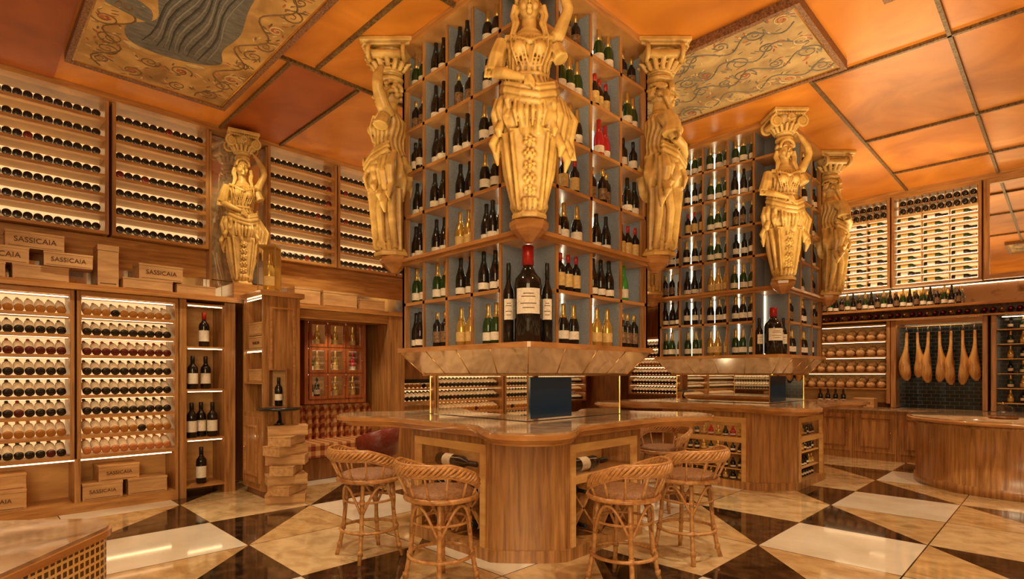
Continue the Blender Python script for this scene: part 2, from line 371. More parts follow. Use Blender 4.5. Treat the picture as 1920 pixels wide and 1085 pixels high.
def put_bottle(key,loc,parts,where,group,rotz=0):
    K=KINDS[key]; lab=K['desc']+' '+where
    if parts:
        o=mk(K['name'],K['body'],loc,rotz); meta(o,lab,K['cat'],group)
        mk('paper_label',K['label'],parent=o); mk('foil_capsule',K['foil'],parent=o)
    else:
        o=mk(K['name'],K['whole'],loc,rotz); meta(o,lab,K['cat'],group)
    return o
# ---------------------------------------------------------------- caryatid mesh
def caryatid():
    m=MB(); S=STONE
    secs=[(.50,.125,.11,0,-.01),(.58,.16,.14,.0,-.015),(.70,.20,.165,0,-.02),(.80,.185,.15,0,-.015),(.90,.155,.125,0,-.01),(.98,.138,.11,0,-.01),(1.06,.148,.115,0,-.015),(1.15,.168,.125,0,-.02),(1.22,.178,.11,0,-.005),(1.27,.165,.085,0,0),(1.31,.10,.07,0,0),(1.35,.054,.054,0,-.01),(1.46,.05,.05,0,-.015)]
    n=96; vs=[];fs=[]
    K=80
    for q in range(K+1):
        z=.50+(1.46-.50)*q/K
        for i in range(len(secs)-1):
            if secs[i][0]<=z<=secs[i+1][0]+1e-6:
                t=(z-secs[i][0])/(secs[i+1][0]-secs[i][0]); t=t*t*(3-2*t); sc=[secs[i][j]*(1-t)+secs[i+1][j]*t for j in range(5)]; break
        for a_ in range(n):
            a=2*math.pi*a_/n
            fold=0
            if z<.92: fold=.018*math.sin(9*a+z*9)+.006*math.sin(17*a-z*14)
            elif z<1.26: fold=.007*math.sin(20*a+2.5*math.sin(z*20))
            vs.append(((sc[1]+fold)*math.cos(a)+sc[3],(sc[2]+fold)*math.sin(a)+sc[4],z))
    for q in range(K):
        for i in range(n): fs.append((q*n+i,q*n+(i+1)%n,(q+1)*n+(i+1)%n,(q+1)*n+i))
    fs.append(tuple(reversed(range(n)))); fs.append(tuple(K*n+i for i in range(n)))
    m.add(vs,fs,S)
    for sx in(-1,1):
        m.ell((sx*.072,-.112,1.15),(.058,.058,.058),S)
        for i in range(4): m.tube([(sx*(.03+.035*i),-.11,1.26),(sx*(.04+.03*i),-.162+.008*i,1.15),(sx*(.01+.025*i),-.125,1.03)],.0075,S,6)
    m.tube([(-.17,-.05,1.27),(-.08,-.12,1.22),(0,-.14,1.19),(.08,-.12,1.22),(.17,-.05,1.27)],.018,S)
    m.tube([(-.2,-.02,1.25),(-.23,-.05,1.13),(-.25,-.04,1.03)],[.05,.065,.072],S)
    for i in range(7): m.tube([(-.31+.025*i,-.07+.01*(i%2),1.06),(-.32+.027*i,-.08,.97)],.010,S,6)
    m.tube([(.19,-.02,1.22),(.23,-.04,1.12)],[.05,.06],S)
    m.tube([(-.14,-.04,.995),(-.06,-.115,.985),(.06,-.115,.985),(.14,-.04,.995)],.014,S)
    for dz,r in((0,.03),(.045,.022),(-.045,.024),(.075,.014)):
        m.tube([(-.19,.02,.93+dz),(-.165,-.09,.88+dz),(-.06,-.17,.82+dz),(.06,-.175,.80+dz),(.17,-.1,.85+dz),(.2,.02,.92+dz)],r,S)
    for (x,y,w,l,d) in((.19,-.03,.038,.42,.05),(.225,0,.034,.52,.06),(.15,-.09,.03,.3,.04),(.25,.04,.03,.42,.06),(-.19,-.03,.038,.28,-.04),(-.225,.0,.034,.38,-.05),(-.14,-.1,.028,.2,-.03),(-.205,.03,.03,.46,-.04)):
        m.tube([(x,y,.86),(x+d*.5,y-.01,.86-l*.3),(x+d*.1,y,.86-l*.62),(x+d*.9,y-.01,.86-l*.85),(x+d*.6,y,.86-l)],[w*.7,w,w*.75,w*.9,w*.3],S)
    # flying robe end at the flank
    for o_ in(0,.03,.06): m.tube([(.20+o_*.4,.06,.90),(.28+o_,.05,.72),(.25+o_,.05,.58),(.31+o_*.6,.04,.44)],[.02,.03,.024,.008],S)
    for i in range(6):
        x=-.10+.04*i
        m.tube([(x,-.155,.79),(x*1.1,-.185+.3*x*x,.70),(x*.9,-.165,.60)],[.011,.016,.008],S,6)
    m.ell((0,-.03,1.50),(.074,.09,.108),S,20,14)
    m.ell((0,-.105,1.418),(.022,.020,.020),S)
    m.tube([(0,-.112,1.54),(0,-.142,1.485),(0,-.126,1.475)],[.009,.014,.009],S,6)
    m.ell((0,-.120,1.452),(.022,.010,.006),S); m.ell((0,-.118,1.441),(.019,.011,.006),S)
    for sx in(-1,1):
        m.ell((sx*.030,-.108,1.512),(.013,.009,.007),S); m.tube([(sx*.012,-.116,1.535),(sx*.035,-.116,1.543),(sx*.056,-.098,1.532)],.007,S,6)
        m.ell((sx*.042,-.088,1.465),(.024,.024,.026),S)
    rnd=random.Random(3)
    for i in range(60):
        a=rnd.uniform(-.15,math.pi+.15); el=rnd.uniform(-.5,1.3)
        m.ell((.090*math.cos(a)*math.cos(el*.8),-.02+.095*math.sin(a)*math.cos(el*.8),1.52+.105*math.sin(el)),(.022,.022,.018),S,8,6)
    for i in range(15):
        a=math.pi*i/14; m.ell((.080*math.cos(a),-.085,1.535+.078*math.sin(a)),(.018,.024,.018),S,8,6)
    for sx in(-1,1):
        for o_ in(0,.022): m.tube([(sx*(.082+o_),-.02-o_,1.5),(sx*(.10+o_),-.03,1.43),(sx*(.085+o_),-.06,1.36),(sx*(.11+o_),-.08,1.27)],[.018,.02,.018,.008],S)
    m.tube([(.15,0,1.245),(.21,-.02,1.30),(.265,-.05,1.42),(.28,-.05,1.47)],[.055,.052,.040,.040],S,12)
    m.tube([(.28,-.05,1.46),(.255,-.055,1.55),(.20,-.05,1.63),(.16,-.05,1.68)],[.040,.038,.028,.022],S,12)
    for i in range(5): m.tube([(.15,-.06+.018*i,1.68),(.12,-.07+.018*i,1.71),(.09,-.06+.018*i,1.70)],.010,S,6)
    m.tube([(-.15,0,1.24),(-.21,-.02,1.17),(-.245,-.05,1.05),(-.24,-.07,1.01)],[.055,.052,.040,.040],S,12)
    m.tube([(-.24,-.07,1.01),(-.17,-.14,.97),(-.08,-.18,.93),(-.04,-.19,.915)],[.040,.035,.025,.022],S,12)
    for i in range(5): m.tube([(-.04,-.195,.935-.014*i),(.0,-.212,.925-.015*i),(.035-.004*abs(i-2),-.205,.895-.014*i)],.009,S,6)
    w0,w1=.092,.145
    P0=[(-w0,-.105),(w0,-.105),(w0,.09),(-w0,.09)]; P1=[(-w1,-.14),(w1,-.14),(w1,.09),(-w1,.09)]
    m.prism(P0,.05,.60,S,poly2=P1)
    for sx in(-1,1):
        m.tube([(sx*.082,-.108,.06),(sx*.132,-.143,.57)],.013,S,6)
        m.tube([(sx*.100,-.05,.07),(sx*.15,-.06,.40),(sx*.165,-.03,.60)],[.022,.03,.035],S,8)
        m.tube([(sx*.100,.04,.07),(sx*.165,.03,.35),(sx*.185,.03,.60)],[.022,.03,.035],S,8)
    for i in range(6):
        z=.10+.082*i; y=-.107-.0068*i
        m.ell((0,y-.010,z),(.014,.018,.014),S,8,6)
        for q in range(6):
            a=q*2*math.pi/6+i*.5; m.ell((.034*math.cos(a),y-.004,z+.026*math.sin(a)),(.013,.014,.012),S,8,6)
    oc=lambda r:[(r*math.cos(math.pi/8+i*math.pi/4),r*math.sin(math.pi/8+i*math.pi/4)) for i in range(8)]
    m.prism(oc(.135),0,.03,S); m.prism(oc(.13),.03,.07,S,poly2=oc(.11))
    for i in range(11):
        a=math.pi+math.pi*i/10; m.tube([(.10*math.cos(a),.10*math.sin(a),.05),(.125*math.cos(a),.125*math.sin(a),.10),(.13*math.cos(a),.13*math.sin(a),.13)],[.02,.02,.008],S,6)
    m.lathe([(.07,1.60),(.10,1.62),(.10,1.645),(.07,1.66),(.085,1.70)],S,20,(0,-.01,0))
    me=m.mesh('cary_tmp'); o=bpy.data.objects.new('cary_tmp',me); col.objects.link(o)
    r=o.modifiers.new('r','REMESH'); r.mode='VOXEL'; r.voxel_size=.0065; r.use_smooth_shade=True
    sm=o.modifiers.new('s','SMOOTH'); sm.factor=.45; sm.iterations=3
    dg=bpy.context.evaluated_depsgraph_get(); out=bpy.data.meshes.new_from_object(o.evaluated_get(dg)); bpy.data.objects.remove(o)
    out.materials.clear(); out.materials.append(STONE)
    out.polygons.foreach_set('use_smooth',[True]*len(out.polygons)); out.name='caryatid_figure'
    c=MB()
    c.box(-.20,.20,-.20,.18,1.90,1.94,S).box(-.18,.18,-.18,.16,1.875,1.90,S)
    c.lathe([(.09,1.68),(.10,1.72),(.13,1.80),(.15,1.875)],S,24,(0,-.01,0))
    for sx in(-1,1):
        for sy in(-1,1):
            pts=[]
            for i in range(26):
                t=i/25; a=t*3.6*math.pi; rr=.070*(1-.8*t); pts.append((sx*(.150+rr*math.sin(a)),sy*.125-.01,1.805+rr*math.cos(a)))
            c.tube(pts,.017,S,8)
        c.tube([(sx*.150,-.15,1.805),(sx*.150,.12,1.805)],[.036,.036],S,12)
    for i in range(14):
        a=2*math.pi*i/14; c.tube([(.10*math.cos(a),.10*math.sin(a)-.01,1.70),(.135*math.cos(a),.135*math.sin(a)-.01,1.77),(.165*math.cos(a),.165*math.sin(a)-.01,1.775)],[.016,.022,.008],S,6)
    for q in range(7):
        a=math.pi*q/6; c.tube([(0,-.16,1.80),(.04*math.cos(a),-.19,1.82+.05*math.sin(a)),(.055*math.cos(a),-.18,1.82+.075*math.sin(a))],[.01,.014,.006],S,6)
    for i in range(11): c.ell((-.15+.03*i,-.185,1.872),(.012,.012,.012),S,8,6)
    cm_=c.mesh('cap_tmp'); o=bpy.data.objects.new('cap_tmp',cm_); col.objects.link(o)
    r=o.modifiers.new('r','REMESH'); r.mode='VOXEL'; r.voxel_size=.007; r.use_smooth_shade=True
    dg=bpy.context.evaluated_depsgraph_get(); cap=bpy.data.meshes.new_from_object(o.evaluated_get(dg)); bpy.data.objects.remove(o)
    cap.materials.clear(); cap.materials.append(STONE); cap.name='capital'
    return out,cap
CAR,CAP=caryatid()
cr=mk('caryatid_statue',None,(0,0,-20)); meta(cr,'golden stone caryatid','statue','caryatids carrying the ceiling')
f_=mk('figure',CAR,parent=cr); c_=mk('capital',CAP,parent=cr); c_['label']='scrolled capital above the figure'
first=[True]
def place_car(x,y,z,rotz,label,sc=1.0,wx=.97,wy=1.0):
    if first[0]: r=cr; first[0]=False; r.location=(x,y,z); r.rotation_euler=(0,0,rotz)
    else: r=dup(cr,(x,y,z),rotz)
    r.scale=(sc*wx,sc*wy,sc); r['label']=label
    return r
# ---------------------------------------------------------------- towers
def outline(hs,d,lr,n=200,sm=5):
    rs=[]
    for i in range(n):
        a=2*math.pi*i/n; u=(math.cos(a),math.sin(a)); r=hs/max(abs(u[0]),abs(u[1]))
        r=min(r,hs*1.2)
        for sx in(-1,1):
            for sy in(-1,1):
                b=u[0]*sx*d+u[1]*sy*d; disc=b*b-(2*d*d-lr*lr)
                if disc>0 and b>0: r=max(r,b+math.sqrt(disc))
        rs.append(r)
    for _ in range(sm): rs=[(rs[i-1]+rs[i]*2+rs[(i+1)%n])/4 for i in range(n)]
    return lambda s:[(s*rs[i]*math.cos(2*math.pi*i/n),s*rs[i]*math.sin(2*math.pi*i/n)) for i in range(n)]
OUT=outline(1.08,.99,.34)
def rsq(h,r,seg=8,flat=0):
    p=[]
    for (cx,cy,a0) in((h-r,-h+r,-90),(h-r,h-r,0),(-h+r,h-r,90),(-h+r,-h+r,180)):
        A=math.radians(a0); Bq=math.radians(a0+90)
        for i in range(seg+1):
            t=i/seg; a=A+(Bq-A)*t
            ax,ay=math.cos(a),math.sin(a); lx,ly=math.cos(A)*(1-t)+math.cos(Bq)*t,math.sin(A)*(1-t)+math.sin(Bq)*t
            p.append((cx+r*(ax*(1-flat)+lx*flat),cy+r*(ay*(1-flat)+ly*flat)))
    return p
ZB=1.63; ZL=2.435; ROWH=(CZ-ZL-.01)/5
def tower(cx,cy,parts,cart,desc,bot_parts,h=.8):
    P=[]
    core=MB().box(-.5,.5,-.5,.5,ZB,CZ-.001,FAB); P.append(('core_panel',core,'blue-grey linen back panel'))
    for i in range(1,5): P.append(('shelf',MB().box(-h,h,-h,h,ZL+ROWH*i-.014,ZL+ROWH*i+.014,OAKH)))
    mid=MB().prism([(-h,-.5),(-.5,-.5),(-.5,-h),(h,-h),(h,h),(-h,h)],2.016,2.044,OAKH); P.append(('shelf',mid))
    P.append(('ledge',MB().prism(rsq(h+.03,.04,3),ZL-.055,ZL-.03,OAKH).prism(rsq(h+.07,.06,4),ZL-.03,ZL+.0,EDGE)))
    for sx in(-1,1):
        for sy in(-1,1):
            o=MB(); o.lathe([(.03,ZL-.11),(.08,ZL-.07),(.125,ZL-.03),(.14,ZL),(.14,ZL+.03),(.13,ZL+.035)],EDGE,8,(sx*.85,sy*.85,0),False); P.append(('statue_plinth',o))
    P.append(('base_shelf',MB().prism(rsq(h+.05,.05,3),ZB-.04,ZB,EDGE)))
    P.append(('top_cornice',MB().prism(rsq(h+.06,.04,3),CZ-.07,CZ-.002,OAKH)))
    cor=MB()
    h0=.665; h1=h+.02
    n=4
    for face in range(4):
        Rm=Matrix.Rotation(math.pi/2*face,4,'Z'); cor.M=Rm
        for i in range(n):
            a0=-1+2*i/n; a1=-1+2*(i+1)/n
            cor.add([(h0*a0,-h0,1.395),(h0*a1,-h0,1.395),(h1*a1,-h1,ZB-.04),(h1*a0,-h1,ZB-.04)],[(0,1,2,3)],AMIR)
            cor.tube([(h0*a0,-h0,1.395),(h1*a0,-h1,ZB-.04)],.004,BRASS,6)
        cor.M=Matrix.Identity(4)
    cor.prism(rsq(h0+.01,.01,2),1.38,1.395,BRASS)
    P.append(('mirror_cornice',cor,'antique mirrored tapering cornice'))
    cm=MB().box(-.62,.62,-.62,.62,1.035,1.385,MIRROR)
    for s in(-1,1):
        for q in(-1,1): cm.box(s*.62-.005,s*.62+.005,q*.62-.005,q*.62+.005,1.035,1.385,BRASS)
    cm.box(-.6,-.1,-.63,-.62,1.05,1.37,BLUE)
    P.append(('mirror_column',cm,'mirror-clad column on the counter'))
    e0=[-.5+.325*k for k in range(5)]; e1=[-.48+.427*k for k in range(4)]
    t=.014
    for seg,(z0,z1) in enumerate(((ZB,ZL-.055),(ZL,CZ-.07))):
        for k_,e in enumerate(e0):
            y=e if k_<4 else e-t
            P.append(('divider',MB().box(-h+.015,-.5,y-t,y+t,z0,z1,FAB).box(-h+.000,-h+.015,y-t,y+t,z0,z1,OAK)))
            for s in(-1,1):
                if (k_==0 and s<0 and seg==1) or (k_==4 and s>0): continue
                P.append(('led_strip',bx(-.509,-.502,y+s*(t+.005)-.0035,y+s*(t+.005)+.0035,z0+.01,z1-.01,LEDW)))
        for k_,e in enumerate(e1):
            x=e if k_<3 else e-t
            P.append(('divider',MB().box(x-t,x+t,-h+.015,-.5,z0,z1,FAB).box(x-t,x+t,-h+.000,-h+.015,z0,z1,OAK)))
            for s in(-1,1):
                if (k_==0 and s<0 and seg==1) or (k_==3 and s>0): continue
                P.append(('led_strip',bx(x+s*(t+.005)-.0035,x+s*(t+.005)+.0035,-.509,-.502,z0+.01,z1-.01,LEDW)))
        for e in(-.4,0,.4):
            P.append(('divider',bx(e-t,e+t,.5,h-.01,z0,z1,FAB))); P.append(('divider',bx(.5,h-.01,e-t,e+t,z0,z1,FAB)))
        for sx,sy in((-1,1),(1,-1),(1,1)):
            P.append(('corner_post',bx(min(sx*h,sx*(h-.05)),max(sx*h,sx*(h-.05)),min(sy*h,sy*(h-.05)),max(sy*h,sy*(h-.05)),z0,z1,OAK)))
    thing('wine_display_tower',(cx,cy,0),desc,'display shelf',P)
    rnd=random.Random(int(cx*10))
    levels=[ZB+.001,2.045]+[ZL+.001]+[ZL+ROWH*i+.015 for i in range(1,5)]
    grp='bottles on the mirrored-base tower' if cart==1 else 'bottles on the second tower'
    where='on lit tower shelf'
    for L_,z in enumerate(levels):
        for c in range(4):
            key=rnd.choice(['blk','bch','gch','bld','bch','blg','bcd'])
            if L_==0 and c in(0,1): key='gch' if c==0 else 'gld'
            if L_==2 and c==1: key='gld'
            if cart==2 and L_==5 and c==3: key='ros'
            for i in range(3):
                y=e0[c]+(i+.5)*.325/3; put_bottle(key,(cx-.70+rnd.uniform(-.02,.03),cy+y+rnd.uniform(-.003,.003),z),bot_parts,where,grp,rnd.random()*6)
        for c in range(3):
            key=rnd.choice(['blk','bch','gch','bld','bcd','blg'])
            if cart==1 and L_==4 and c==1: key='ros'
            if cart==1 and L_==1 and c==2: key='viv'
            if cart==1 and L_==0 and c==1: key='gld'
            nb=3 if rnd.random()<.5 else 4
            if key=='viv': nb=1
            for i in range(nb):
                x=e1[c]+(i+.5)*.42/nb; put_bottle(key,(cx+x+rnd.uniform(-.003,.003),cy-.70+rnd.uniform(-.02,.03),z),bot_parts,where,grp,rnd.random()*6)
    bigh=.72 if cart==1 else .56
    for dx,dy,hh,rr,fo in((-.69,-.69,bigh,.102,FRED),(-.755,-.55,.60 if cart==1 else .44,.042,FBLACK),(-.55,-.755,.60 if cart==1 else .44,.042,FBLACK)):
        b_,l_,f_=bottle_parts('b',BLACKG,fo,LABEL,28,hh,rr)
        o=single('large_format_bottle',b_,(cx+dx,cy+dy,ZB+.001),'oversized dark wine bottle with cream label in corner niche','wine bottle',world=False)
        lm=MB(); pts=[]
        for i in range(13):
            a=math.radians(225-54+9*i); pts.append((rr*1.02*math.cos(a),rr*1.02*math.sin(a)))
        vs=[(x,y,hh*.29) for x,y in pts]+[(x,y,hh*.55) for x,y in pts]
        lm.add(vs,[(i,i+1,13+i+1,13+i) for i in range(12)],LABEL,True)
        for zz,aa in((.49,22),(.46,30),(.39,34),(.345,24)):
            q=[math.radians(225-aa+aa*2*i/8) for i in range(9)]
            lm.add([(rr*1.026*math.cos(a),rr*1.026*math.sin(a),hh*zz) for a in q]+[(rr*1.026*math.cos(a),rr*1.026*math.sin(a),hh*(zz+.008)) for a in q],[(i,i+1,9+i+1,9+i) for i in range(8)],INK,True)
        mk('paper_label',lm.mesh('paper_label'),parent=o); mk('foil_capsule',f_.mesh('foil_capsule'),parent=o)
T1=(3.72,3.55); T2=(7.65,3.2)
tower(*T1,True,1,'square oak tower with lit bottle cells over mirrored cornice',True)
tower(*T2,False,2,'second square oak bottle tower with lit cells and mirrored cornice',False)
zc=ZL+.036
sc=(CZ-zc-.002)/1.94
D=.87
rad=math.radians
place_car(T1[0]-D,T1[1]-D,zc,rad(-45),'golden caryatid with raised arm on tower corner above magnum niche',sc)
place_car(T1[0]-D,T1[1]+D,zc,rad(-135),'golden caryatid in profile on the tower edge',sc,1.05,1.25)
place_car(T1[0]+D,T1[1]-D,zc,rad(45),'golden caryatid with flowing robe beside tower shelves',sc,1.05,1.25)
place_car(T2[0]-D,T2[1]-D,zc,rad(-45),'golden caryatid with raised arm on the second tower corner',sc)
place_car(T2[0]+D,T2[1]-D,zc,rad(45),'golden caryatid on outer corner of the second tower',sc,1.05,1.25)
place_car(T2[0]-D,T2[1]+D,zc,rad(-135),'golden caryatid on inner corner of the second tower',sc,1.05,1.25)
# ---------------------------------------------------------------- island counters
HB=.90
def island(cx,cy,which,desc):
    P=[]
    P.append(('countertop',MB().prism(OUT(.95),.94,.965,EDGE,True).prism(OUT(.975),.965,.985,EDGE,True).prism(OUT(1.0),.985,1.018,EDGE,True,).prism(OUT(.985),1.018,1.03,TOPM,True),'brown polished marble top with lobed oak edge'))
    P.append(('plinth',MB().prism(rsq(HB+.02,.40,10,.8),0,.09,OAK)))
    P.append(('top_band',MB().prism(rsq(HB,.38,10,.8),.86,.94,OAK)))
    P.append(('core',MB().box(-.55,.55,-.55,.55,.09,.86,GLOWW)))
    for q in range(4):
        Rm=Matrix.Rotation(math.pi/2*q,4,'Z')
        c=MB(); c.M=Rm
        full=rsq(HB,.38,10,.8)[33:44]
        poly=[(-.43,-.43),(-HB,-.43)]+full+[(-.43,-HB)]
        c.prism(poly,.09,.86,OAK)
        P.append(('corner_pillar',c))
        f=MB(); f.M=Rm; a=HB+.012; b_=HB-.025
        f.box(-.45,.45,-a,-b_,.80,.865,GLOWW).box(-.45,-.395,-a,-b_,.09,.80,GLOWW).box(.395,.45,-a,-b_,.09,.80,GLOWW)
        f.box(-.395,.395,-a,-b_,.56,.62,GLOWW).box(-.425,.425,-b_,-.55,.60,.62,OAKH)
        P.append(('vitrine_frame',f))
        g0=MB(); g0.M=Rm; g0.box(-.395,.395,-HB+.005,-HB+.008,.62,.80,GL); P.append(('glass_pane',g0))
        l=MB(); l.M=Rm; l.box(-.38,.38,-HB+.04,-HB+.05,.848,.858,LED).box(-.38,.38,-HB+.04,-HB+.045,.585,.59,LED); P.append(('led_strip',l))
        if which==1:
            g=MB(); g.M=Rm
            for s in(-1,1):
                for xo in(-.21,.21):
                    ang=math.atan2(.46,.40)*s; M2=Rm@Matrix.Translation((xo,-.71,.335))@Matrix.Rotation(-ang,4,'Y')
                    g.M=M2; g.box(-.29,.29,-.13,.13,-.008,.008,OAK)
            P.append(('cross_lattice',g))
        else:
            for z in(.22,.41):
                g=MB(); g.M=Rm; g.box(-.42,.42,-HB+.03,-.55,z,z+.012,GLOWW); P.append(('shelf',g))
    thing('island_counter',(cx,cy,0),desc,'counter',P)
    if which==1:
        K=KINDS['blk']
        for axis in('L','R'):
            o=mk('wine_bottle',K['whole']); s=1.35
            meta(o,'dark wine bottle lying in the counter vitrine','wine bottle','bottles in the counter vitrines')
            if axis=='L': o.location=(cx-.79,cy+.26,.676); o.rotation_euler=(math.pi/2,0,0)
            else: o.location=(cx-.32,cy-.79,.676); o.rotation_euler=(math.pi/2,0,math.pi/2)
            o.scale=(s,s,s*1.15)
            for u in(-.21,.21):
                for z in(.20,.47):
                    o=mk('wine_bottle',K['whole']); meta(o,'dark wine bottle stored in counter lattice','wine bottle','bottles in the counter lattice')
                    if axis=='L': o.location=(cx-.86,cy+u,z); o.rotation_euler=(math.pi/2,0,math.pi/2)
                    else: o.location=(cx+u,cy-.555,z); o.rotation_euler=(math.pi/2,0,0)
    else:
        rnd=random.Random(5)
        for face in(0,1):
            for z in(.092,.234,.424,.621):
                for i in range(8):
                    u=-.34+.095*i; k2=rnd.choice(['blk','gld','bch','ros'] if z>.6 else ['blk','bch','gld'])
                    o=mk('preserve_jar',KINDS[k2]['whole'],((cx-.80,cy+u,z) if face==0 else (cx+u,cy-.80,z))); o.scale=(.75,.75,.38)
                    meta(o,'small squat bottle inside the glass counter vitrine','jar','small jars in the counter vitrine')
island(*T1,1,'lobed marble-topped oak bar counter around the mirrored tower')
island(*T2,2,'lobed oak island counter with glass vitrines under second tower')
# ---------------------------------------------------------------- stools
def stool():
    P=[]
    zs=.60
    for i,a in enumerate((45,135,225,315)):
        a=math.radians(a); c,s=math.cos(a),math.sin(a)
        lg=MB().tube([(c*.165,s*.165,zs),(c*.180,s*.180,.45),(c*.198,s*.198,.25),(c*.230,s*.230,.08),(c*.255,s*.255,.0)],.0155,RATTAN,10)
        for zz,rr in((.22,.203),(.44,.182),(.08,.231)): lg.tube([(c*rr,s*rr,zz-.02),(c*rr,s*rr,zz+.02)],.0195,RATTAN,10)
        P.append(('leg',lg))
        br=MB()
        a2=a+math.pi/2
        pts=[]
        for j in range(13):
            t=j/12; aa=a+(a2-a)*t; pts.append((.19*math.cos(aa)*1.0,.19*math.sin(aa),.34+.22*math.sin(math.pi*t)))
        br.tube(pts,.010,RATTAN,8); P.append(('arched_brace',br))
    ring=lambda r,z,w,n=32:MB().tube([(r*math.cos(2*math.pi*i/n),r*math.sin(2*math.pi*i/n),z) for i in range(n)],w,RATTAN,8,True)
    P.append(('foot_ring',ring(.213,.22,.012)))
    P.append(('upper_ring',ring(.187,.44,.009)))
    st=MB().lathe([(.02,zs+.0),(.20,zs-.01),(.225,zs+.01),(.22,zs+.035),(.18,zs+.050),(.02,zs+.040)],SEATM,28); P.append(('seat',st,'woven cane seat'))
    P.append(('seat_ring',ring(.230,zs,.017)))
    br=MB(); a0,a1=math.radians(270-120),math.radians(270+120); n=90
    def pt(t,dz=0,dr=0):
        a=a0+(a1-a0)*t; k_=math.sin(math.pi*t)
        return ((.245+.05*k_+dr)*math.cos(a),(.245+.05*k_+dr)*math.sin(a),.695+.105*min(1,k_*1.4)+dz)
    for ph in(0,1.257,2.513,3.77,5.027):
        br.tube([pt(i/n,.027*math.sin(i*.5+ph),.004+.010*math.cos(i*.5+ph)) for i in range(n+1)],.0115,RATTAN,6)
    br.tube([pt(i/n,.034,.002) for i in range(n+1)],.0125,RATTAN,8); br.tube([pt(i/n,-.036,0) for i in range(n+1)],.010,RATTAN,8)
    P.append(('backrest',br,'braided wrap-around cane backrest'))
    for i in range(9):
        t=.03+.94*i/8; q=pt(t,-.036); a=math.atan2(q[1],q[0])
        P.append(('back_spindle',MB().tube([(.215*math.cos(a),.215*math.sin(a),zs+.0),(.240*math.cos(a),.240*math.sin(a),zs+.05),q],.008,RATTAN,7)))
    return P
s0=None
for (x,y,rz) in((2.26,3.82,-92),(2.26,2.92,-86),(3.12,2.08,3),(3.98,2.08,-6),(5.22,3.0,90)):
    if s0 is None:
        s0=thing('bar_stool',(x,y,0),'rattan bar stool with braided wrap-around back beside counter','stool',stool(),group='rattan bar stools around the counter',rotz=math.radians(rz))
    else: dup(s0,(x,y,0),math.radians(rz))
# ---------------------------------------------------------------- racks
LB={}
for key,g,fo,la in(('d',BLACKG,FBLACK,LABEL),('r',simple('ruby_bottle_glass',(.10,.012,.01),.08),FRED,LABEL),('y',AMBER,FGOLD,LABEL),('p',simple('pale_rose_glass',(.60,.24,.09),.15),FGOLD,LABEL),('g',GREENG,FGOLD,LABELG),('s',BLACKG,FBLACK,LABEL)):
    if key in'gs': b_,l_,f_=bottle_parts('b',g,fo,la,14)
    else: b_,l_,f_=bottle_parts('b',g,fo,la,14,.28,.0385,(.10,.56))
    LB[key]=merged(b_,l_,f_)
LBM={k_:v.mesh('lying_bottle_'+k_) for k_,v in LB.items()}
def stuff(items,label):
    o=MB()
    for key,M in items:
        m=LB[key]
        base=len(o.v); o.v+=[tuple(M@Vector(v)) for v in m.v]
        for f,mi,s in zip(m.f,m.m,m.s): o.f.append([i+base for i in f]); o.m.append(o.mi(m.mats[mi])); o.s.append(s)
    x=mk('wine_bottle_rows',o.mesh('wine_bottle_rows')); meta(x,label,'wine bottles',None,'stuff'); return x
def rack(loc,rotz,w,z0,rows,pitch,label,keys,depth=.36,bpitch=.0795,top=0.05,post=.035,tilt=24):
    """bottles lie with the base toward the room"""
    P=[]; zt=z0+rows*pitch
    fr=MB().box(0,post,0,depth,z0-.02,zt+top,OAK).box(w-post,w,0,depth,z0-.02,zt+top,OAK).box(post,w-post,0,depth,zt,zt+top,OAKH)
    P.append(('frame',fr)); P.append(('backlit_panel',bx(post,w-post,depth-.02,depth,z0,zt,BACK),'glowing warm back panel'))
    for r in range(rows):
        z=z0+r*pitch
        P.append(('shelf',MB().box(post,w-post,.03,depth-.02,z-.012,z,GLOWW).box(post,w-post,0.0,.03,z-.020,z+.014,OAKH)))
        if tilt>0: P.append(('led_strip',bx(post+.01,w-post-.01,.033,.039,z+pitch-.022,z+pitch-.014,LEDR)))
        else: P.append(('led_strip',bx(post+.01,w-post-.01,.033,.043,z+.002,z+.011,LEDR)))
    e=thing('wine_rack',loc,label,'wine rack',P,rotz=rotz)
    B=Matrix.Translation(loc)@Matrix.Rotation(rotz,4,'Z')
    n=int((w-2*post-.01)/bpitch); items=[]; rnd=random.Random(int(loc[0]*37+z0*11))
    x0=(w-n*bpitch)/2; tr=math.radians(tilt)
    bz=.044 if tilt>0 else .044+.20*math.sin(-tr)
    by=.065
    for r in range(rows):
        key=keys[r] if r<len(keys) else 'd'
        for i in range(n):
            kk=key if rnd.random()<.85 else rnd.choice('drd')
            M=B@Matrix.Translation((x0+(i+.5)*bpitch,by,z0+r*pitch+bz))@Matrix.Rotation(-(math.pi/2-tr),4,'X')
            items.append((kk,M))
    return items
def place_items(items,group,where):
    for kk,M in items:
        o=mk('wine_bottle',LBM[kk]); o.matrix_world=M
        meta(o,{'d':'dark red wine bottle','r':'ruby wine bottle','y':'amber white wine bottle','p':'pale rose wine bottle','g':'green wine bottle'}[kk]+' '+where,'wine bottle',group)
wl='lying on backlit rack shelf'
A=rack((-.62,7.03,0),0,1.46,.56,8,.203,'tall backlit oak wine rack filled with lying bottles',['d','y','d','d','d','r','d','y'],depth=.40)
B_=rack((.86,7.03,0),0,.90,.56,8,.203,'backlit oak wine rack beside the bottle niche column',['p','y','d','d','d','r','d','y'],depth=.40)
place_items([i for i in A if i[1].translation.x>.15],'bottles in the lower wall racks',wl)
place_items(B_,'bottles in the lower wall racks',wl)
A2=rack((-2.6,7.03,0),0,1.94,.56,8,.203,'backlit oak wine rack continuing along the wall',['d','y','d','d','d','r','d','y'],depth=.40)
